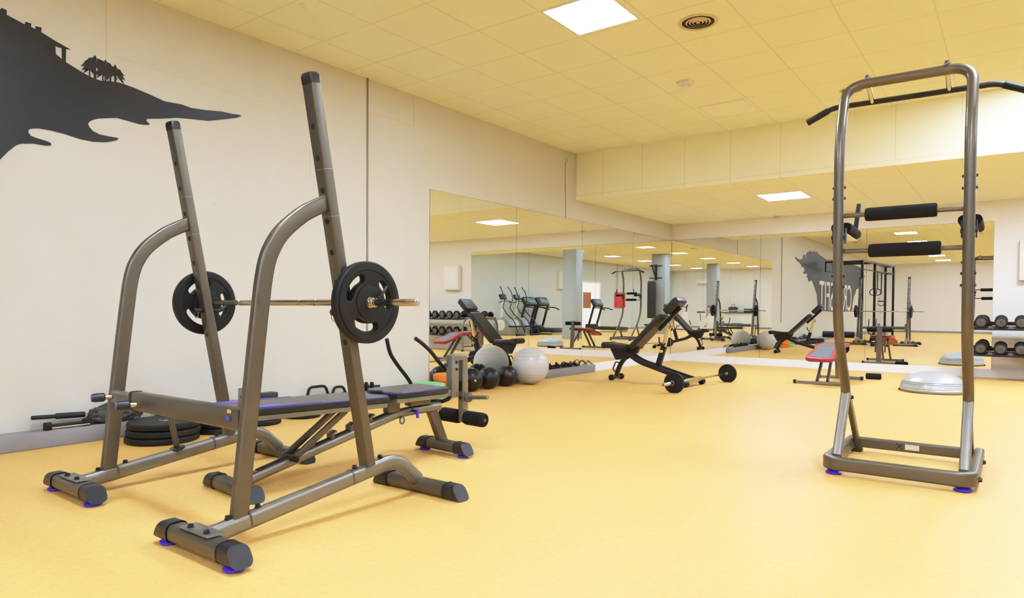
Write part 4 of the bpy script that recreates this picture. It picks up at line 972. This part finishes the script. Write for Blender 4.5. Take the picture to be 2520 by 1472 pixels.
# ------------------------------------------------------------------ the rest of the gym, behind the viewpoint (seen in the mirrors)
# punching bag on a wall bracket of the middle pillar
t = thing('bag_bracket', 'black steel bag bracket bolted to the pillar behind the viewpoint', 'bracket', (1.25, -1.396, 2.4))
b = MB(); b.box((0, 0.01, 0.0), (0.10, 0.02, 0.62), bev=0.003); b.build('back_plate', 'black_metal', t)
b = MB(); b.bar((0, 0.02, 0.25), (0, 0.42, 0.25), 0.05, 0.05); b.bar((0, 0.02, -0.2), (0, 0.36, 0.22), 0.04, 0.04); b.build('arm', 'black_metal', t)
b = MB()
for z in (0.25, -0.22): b.bar((-0.27, 0.03, z), (0.27, 0.03, z), 0.04, 0.04, (0, 1, 0))
b.build('crossbar', 'black_metal', t)
t = thing('punching_bag', 'tall dark punching bag hanging by chains from the pillar bracket', 'punching bag', (1.25, -1.03, 0.62))
MB().lathe([(0, 0), (0.14, 0.0), (0.165, 0.03), (0.168, 0.5), (0.165, 1.35), (0.15, 1.42), (0, 1.43)], seg=28).build('bag_body', 'vinyl_black', t)
b = MB()
for a in range(4): b.cyl((0.13 * math.cos(a * PI / 2), 0.13 * math.sin(a * PI / 2), 1.41), (0, 0, 1.96), 0.006, 6)
b.build('chain', 'chrome', t)
# red mats on the right wall, with a cord from the ceiling
t = thing('exercise_mat', 'red exercise mat hanging on the right wall by a doorway', 'exercise mat', (XR, -5.9, 1.05))
MB().box((-0.035, 0, 0.36), (0.06, 1.0, 0.72), bev=0.015).build('mat_sheet', 'red', t)
MB().tube(smooth_path([(-0.04, 0.3, 0.72), (-0.05, 0.32, 1.1), (-0.03, 0.28, 1.5), (-0.02, 0.26, 2.06)]), 0.01, 8).build('hanging_cord', 'red', t)
# elliptical trainers
def elliptical(label, x, y, rz, first=None):
    if first:
        t = copy_tree(first); t.location = (x, y, 0); t.rotation_euler = (0, 0, rz); t['label'] = label; return t
    t = thing('elliptical_trainer', label, 'elliptical trainer', (x, y, 0), rz, 'elliptical trainers by the right wall')
    MB().add_mesh(flat_mesh([[(-0.55, 0.05), (0.25, 0.05), (0.30, 0.25), (0.12, 0.52), (-0.15, 0.62), (-0.40, 0.50), (-0.58, 0.25)]], 0.12, 0.03, 3), basis((1, 0, 0), (0, 0, 1), (0, -1, 0))).build('flywheel_housing', 'grey_plastic', t)
    for s in (-1, 1):
        MB().lathe([(0.19, 0), (0.2, 0.01), (0.16, 0.02), (0.05, 0.02), (0, 0.02)], (-0.2, s * 0.12, 0.36), (0, s, 0), 28).build('crank_disc', 'offwhite', t)
        MB().tube(smooth_path([(-0.05, s * 0.20, 0.95), (0.05, s * 0.24, 1.25), (-0.02, s * 0.26, 1.52), (-0.16, s * 0.22, 1.72)]), 0.016, 10).build('arm_lever', 'black_metal', t)
        MB().tube(smooth_path([(-0.05, s * 0.20, 0.98), (0.15, s * 0.2, 0.75), (0.45, s * 0.2, 0.5), (0.62, s * 0.2, 0.12)]), 0.018, 10).build('pedal_arm', 'black_metal', t)
        MB().box((0.42, s * 0.19, 0.32), (0.34, 0.14, 0.05), bev=0.015).build('pedal', 'black', t)
    MB().sweep([(-0.3, 0, 0.5), (-0.22, 0, 0.95), (-0.2, 0, 1.28)], rrect(0.09, 0.1, 0.03), (0, 1, 0)).build('mast', 'offwhite', t)
    MB().box((-0.2, 0, 1.36), (0.09, 0.34, 0.2), Euler((0, -0.5, 0)), bev=0.03).build('console', 'black', t)
    MB().tube(fillet([(-0.15, -0.3, 1.15), (0.0, -0.28, 1.2), (-0.2, 0, 1.22), (0.0, 0.28, 1.2), (-0.15, 0.3, 1.15)], 0.08), 0.014, 8).build('fixed_grip', 'black_metal', t)
    for x0 in (-0.5, 0.6): MB().cyl((x0, -0.26, 0.035), (x0, 0.26, 0.035), 0.035, 12, 0.006).build('stabiliser', 'black_metal', t)
    return t
e1 = elliptical('grey elliptical trainer by the right wall, next to the treadmills', 4.35, 3.25, PI)
elliptical('grey elliptical trainer by the right wall, farther from the treadmills', 4.35, 4.1, PI, e1)
# treadmills
def treadmill(label, x, y, rz, first=None):
    if first:
        t = copy_tree(first); t.location = (x, y, 0); t.rotation_euler = (0, 0, rz); t['label'] = label; return t
    t = thing('treadmill', label, 'treadmill', (x, y, 0), rz, 'treadmills by the right wall')
    d_ = MB().box((0, 0, 0.15), (1.7, 0.72, 0.12), bev=0.03).build('deck', 'black', t)
    MB().box((0.05, 0, 0.214), (1.45, 0.48, 0.012), bev=0.004).build('belt', 'rubber', d_)
    for x0 in (-0.78, 0.78): MB().box((x0, 0, 0.045), (0.08, 0.66, 0.09), bev=0.01).build('deck_foot', 'grey_plastic', d_)
    MB().box((-0.72, 0, 0.25), (0.3, 0.68, 0.14), bev=0.05).build('motor_cover', 'black', t)
    for s in (-1, 1):
        MB().sweep([(-0.70, s * 0.34, 0.2), (-0.42, s * 0.34, 1.12)], rrect(0.05, 0.09, 0.015), (0, 1, 0)).build('upright', 'black', t)
        MB().tube(fillet([(-0.46, s * 0.34, 1.02), (-0.1, s * 0.34, 1.0), (0.1, s * 0.34, 0.92)], 0.06), 0.022, 10).build('handrail', 'black', t)
    c = MB().box((-0.48, 0, 1.22), (0.16, 0.74, 0.36), Euler((0, -0.55, 0)), bev=0.05).build('console', 'black', t)
    MB().box((-0.40, 0, 1.27), (0.01, 0.5, 0.2), Euler((0, -0.55, 0)), bev=0.003).build('display', 'vinyl_green', c)
    return t
t1 = treadmill('black treadmill by the right wall, nearest the elliptical trainers', 4.2, 2.3, PI)
treadmill('black treadmill by the right wall, second from the elliptical trainers', 4.2, 1.45, PI, t1)
treadmill('black treadmill in front of the right wall doorway, apart from the other two', 3.9, -2.3, PI, t1)
# exercise bikes
def bike(label, x, y, rz, first=None):
    if first:
        t = copy_tree(first); t.location = (x, y, 0); t.rotation_euler = (0, 0, rz); t['label'] = label; return t
    t = thing('exercise_bike', label, 'exercise bike', (x, y, 0), rz, 'exercise bikes')
    MB().add_mesh(flat_mesh([[(-0.45, 0.12), (0.3, 0.12), (0.25, 0.45), (0.05, 0.55), (-0.15, 0.85), (-0.28, 0.85), (-0.32, 0.5)]], 0.07, 0.02, 3), basis((1, 0, 0), (0, 0, 1), (0, -1, 0))).build('body_shell', 'white', t)
    MB().lathe([(0.23, 0), (0.24, 0.02), (0.2, 0.03), (0, 0.03)], (-0.2, -0.015, 0.32), (0, 1, 0), 28).build('flywheel', 'black', t)
    MB().sweep([(-0.22, 0, 0.8), (-0.25, 0, 1.05)], rrect(0.05, 0.05, 0.01), (0, 1, 0)).build('mast', 'black', t)
    MB().box((-0.26, 0, 1.12), (0.06, 0.22, 0.15), Euler((0, -0.4, 0)), bev=0.02).build('console', 'black', t)
    MB().tube(fillet([(0.0, -0.25, 1.14), (-0.25, -0.24, 1.06), (-0.25, 0.24, 1.06), (0.0, 0.25, 1.14)], 0.06), 0.016, 8).build('handlebar', 'black', t)
    MB().sweep([(0.28, 0, 0.45), (0.33, 0, 0.82)], rrect(0.04, 0.04, 0.01), (0, 1, 0)).build('seat_post', 'chrome', t)
    MB().add_mesh(flat_mesh([[(0.12, -0.03), (0.12, 0.03), (0.3, 0.07), (0.46, 0.12), (0.46, -0.12), (0.3, -0.07)]], 0.03, 0.015, 3), Matrix.Translation((0, 0, 0.86))).build('saddle', 'vinyl_black', t)
    for s in (-1, 1):
        MB().bar((0.02, s * 0.09, 0.35), (0.1, s * 0.1, 0.22), 0.02, 0.03, (0, 1, 0)).build('crank', 'chrome', t)
        MB().box((0.1, s * 0.15, 0.21), (0.1, 0.09, 0.025), bev=0.008).build('pedal', 'black', t)
    for x0 in (-0.45, 0.42): MB().cyl((x0, -0.25, 0.04), (x0, 0.25, 0.04), 0.04, 12, 0.006).build('stabiliser', 'black_metal', t)
    MB().bar((-0.45, 0, 0.09), (0.42, 0, 0.09), 0.08, 0.06, (0, 1, 0)).build('base_rail', 'black_metal', t)
    return t
b1 = bike('white exercise bike in front of the rear pillar, nearer the right wall', 2.05, -5.8, 0.4)
bike('white exercise bike in front of the rear pillar, nearer the pillar', 1.2, -6.8, 0.4, b1)
# counter by the front wall with things on it
t = thing('counter', 'white service counter with a dark top against the front wall', 'counter', (1.45, -11.95, 0))
MB().box((0, -0.02, 0.41), (1.5, 0.5, 0.82), bev=0.01).build('cabinet', 'offwhite', t)
MB().box((0, 0, 0.84), (1.7, 0.62, 0.035), bev=0.006).build('worktop', 'black', t)
crumple_loc = (1.75, -11.9, 0.8575)
t = thing('sports_bag', 'dark sports bag standing on the front counter', 'bag', crumple_loc)
MB().sweep(smooth_path([(-0.2, 0, 0.13), (-0.1, 0, 0.16), (0.1, 0, 0.16), (0.2, 0, 0.13)]), rrect(0.22, 0.24, 0.09, 5), (0, 1, 0)).build('bag_body', 'vinyl_black', t)
MB().tube(smooth_path([(-0.12, 0, 0.26), (-0.06, 0, 0.4), (0.06, 0, 0.4), (0.12, 0, 0.26)]), 0.014, 8).build('bag_handle', 'wood', t)
t = thing('storage_box', 'low dark box on the end of the front counter', 'box', (0.95, -11.9, 0.8575))
MB().box((0, 0, 0.09), (0.42, 0.3, 0.18), bev=0.015).build('box_body', 'black', t)
MB().box((0, 0, 0.185), (0.44, 0.32, 0.02), bev=0.006).build('box_lid', 'grey_plastic', t)
t = thing('crate', 'dark crate on the floor in front of the counter', 'crate', (1.35, -11.3, 0))
for (a, c) in (((0.25, 0, 0.15), (0.012, 0.34, 0.3)), ((-0.25, 0, 0.15), (0.012, 0.34, 0.3)), ((0, 0.165, 0.15), (0.49, 0.012, 0.3)), ((0, -0.165, 0.15), (0.49, 0.012, 0.3))): MB().box(a, c, bev=0.004).build('crate_side', 'black', t)
MB().box((0, 0, 0.008), (0.49, 0.33, 0.016)).build('crate_bottom', 'black', t)
# low step platform
t = thing('step_platform', 'low black step platform on legs near the right wall', 'step platform', (3.6, -6.6, 0))
MB().box((0, 0, 0.24), (1.1, 0.42, 0.06), bev=0.015).build('step_top', 'black', t)
for x in (-0.45, 0.45):
    for y in (-0.15, 0.15): MB().box((x, y, 0.105), (0.06, 0.06, 0.21), bev=0.008).build('leg', 'black', t)
# air conditioner on the front wall
t = thing('air_conditioner', 'white wall air conditioner high on the front wall', 'air conditioner', (3.4, YF, 2.35))
MB().box((0, 0.1, 0.15), (0.9, 0.2, 0.3), bev=0.04).build('casing', 'white', t)
MB().box((0, 0.19, 0.04), (0.8, 0.03, 0.03), bev=0.006).build('louvre', 'grey_plastic', t)
# training rig beside the mural
rg_ = thing('training_rig', 'black steel training rig with overhead bars in front of the mural', 'training rig', (-3.6, -1.7, 0))
G2 = lambda x, y, z: V((x + 3.6, y + 1.7, z))
posts = ((-3.80, 0.05), (-3.64, -1.15), (-3.62, -3.2), (-3.38, -3.2))
for x, y in posts:
    p = MB().box(G2(x, y, 1.25), (0.07, 0.07, 2.5), bev=0.006).build('post', 'black_metal', rg_)
    MB().box(G2(x, y, 0.006), (0.2, 0.2, 0.012), bev=0.003).build('base_plate', 'black_metal', p)
for a, c in ((0, 1), (1, 2), (2, 3), (1, 3)):
    MB().bar(G2(*posts[a], 2.47), G2(*posts[c], 2.47), 0.06, 0.06, (0, 0, 1)).build('top_beam', 'black_metal', rg_)
    MB().bar(G2(*posts[a], 2.22), G2(*posts[c], 2.22), 0.035, 0.035, (0, 0, 1)).build('pull_bar', 'black_metal', rg_)
for y, x0, x1 in ((0.05, -3.8, -4.85), (-0.55, -3.72, -4.75), (-1.15, -3.64, -4.6)):
    MB().bar(G2(x0, y, 2.47), G2(x1, y, 2.47), 0.05, 0.05, (0, 0, 1)).build('wing_beam', 'black_metal', rg_)
    MB().bar(G2(x1, y, 2.49), G2(x1, y, 2.16), 0.04, 0.04, (1, 0, 0)).build('wing_drop', 'black_metal', rg_)
for a, c in (((-4.85, 0.05), (-4.75, -0.55)), ((-4.75, -0.55), (-4.6, -1.15))):
    MB().bar(G2(*a, 2.19), G2(*c, 2.19), 0.03, 0.03, (0, 0, 1)).build('wing_bar', 'black_metal', rg_)
# suspension strap and rings hanging from the rig
t = thing('suspension_strap', 'black suspension strap with an orange handle hanging from the rig', 'suspension strap', (-3.6, -2.2, 0))
MB().box((0, 0, 1.84), (0.035, 0.006, 0.70)).build('strap', 'black', t)
MB().tube([V((-0.09, 0, 1.28)), V((0, 0, 1.5)), V((0.09, 0, 1.28))], 0.014, 8).build('handle_strap', 'orange', t)
MB().cyl((-0.10, 0, 1.27), (0.10, 0, 1.27), 0.018, 12, 0.004).build('handle', 'foam', t)
MB().tube([V((0.09 * math.cos(u), 0, 1.2 + 0.08 * math.sin(u))) for u in [PI + PI * i / 10 for i in range(11)]], 0.012, 8).build('foot_loop', 'black', t)
t = thing('gymnastic_rings', 'pair of black gymnastic rings on straps hanging from the rig', 'gymnastic rings', (-3.65, -1.35, 0))
for s in (-1, 1):
    r = MB().tube([V((0.1 * math.cos(u) + s * 0.06, 0, 1.55 + 0.1 * math.sin(u))) for u in [2 * PI * i / 24 for i in range(24)]], 0.014, 8, True).build('ring', 'black', t)
    MB().box((s * 0.06, 0, 1.92), (0.03, 0.005, 0.55)).build('strap', 'black', r)

# ------------------------------------------------------------------ camera, world, look
cam = bpy.data.cameras.new('camera'); co = bpy.data.objects.new('camera', cam); C.objects.link(co)
f_px, th, ro, pt, sy = 1657.825, 0.64242, 0.00681, -0.02093, 61.54
r0 = V((math.cos(th), math.sin(th), 0)); f0 = V((-math.sin(th), math.cos(th), 0)); z0 = V((0, 0, 1))
fw = f0 * math.cos(pt) + z0 * math.sin(pt); up = -f0 * math.sin(pt) + z0 * math.cos(pt)
cx = r0 * math.cos(ro) + up * math.sin(ro); cy = -r0 * math.sin(ro) + up * math.cos(ro)
co.matrix_world = basis(cx, cy, -fw, (0, 0, 0.9))
cam.sensor_width = 36; cam.lens = f_px / 2520 * 36; cam.shift_y = sy / 2520; cam.clip_start = 0.05
S = bpy.context.scene; S.camera = co
w = bpy.data.worlds.new('world'); S.world = w; w.use_nodes = True
w.node_tree.nodes['Background'].inputs[0].default_value = (1, 0.96, 0.9, 1); w.node_tree.nodes['Background'].inputs[1].default_value = 0.3
S.view_settings.view_transform = 'Standard'; S.view_settings.look = 'None'
S.view_settings.exposure = EXPOSURE
# gentle highlight shoulder, as in the bright photograph
S.view_settings.use_curve_mapping = True
cm = S.view_settings.curve_mapping
cm.white_level = (1.6, 1.6, 1.6)
cv = cm.curves[3]
for x, y in ((0.0625, 0.108), (0.125, 0.230), (0.3125, 0.585), (0.5, 0.825), (0.6875, 0.95)): cv.points.new(x, y)
cm.update()
S.cycles.max_bounces = 8; S.cycles.diffuse_bounces = 4; S.cycles.glossy_bounces = 5; S.cycles.use_adaptive_sampling = True; S.cycles.adaptive_threshold = 0.15; S.cycles.adaptive_min_samples = 12; S.cycles.caustics_reflective = True; S.cycles.caustics_refractive = False
S.cycles.sample_clamp_indirect = 3.0
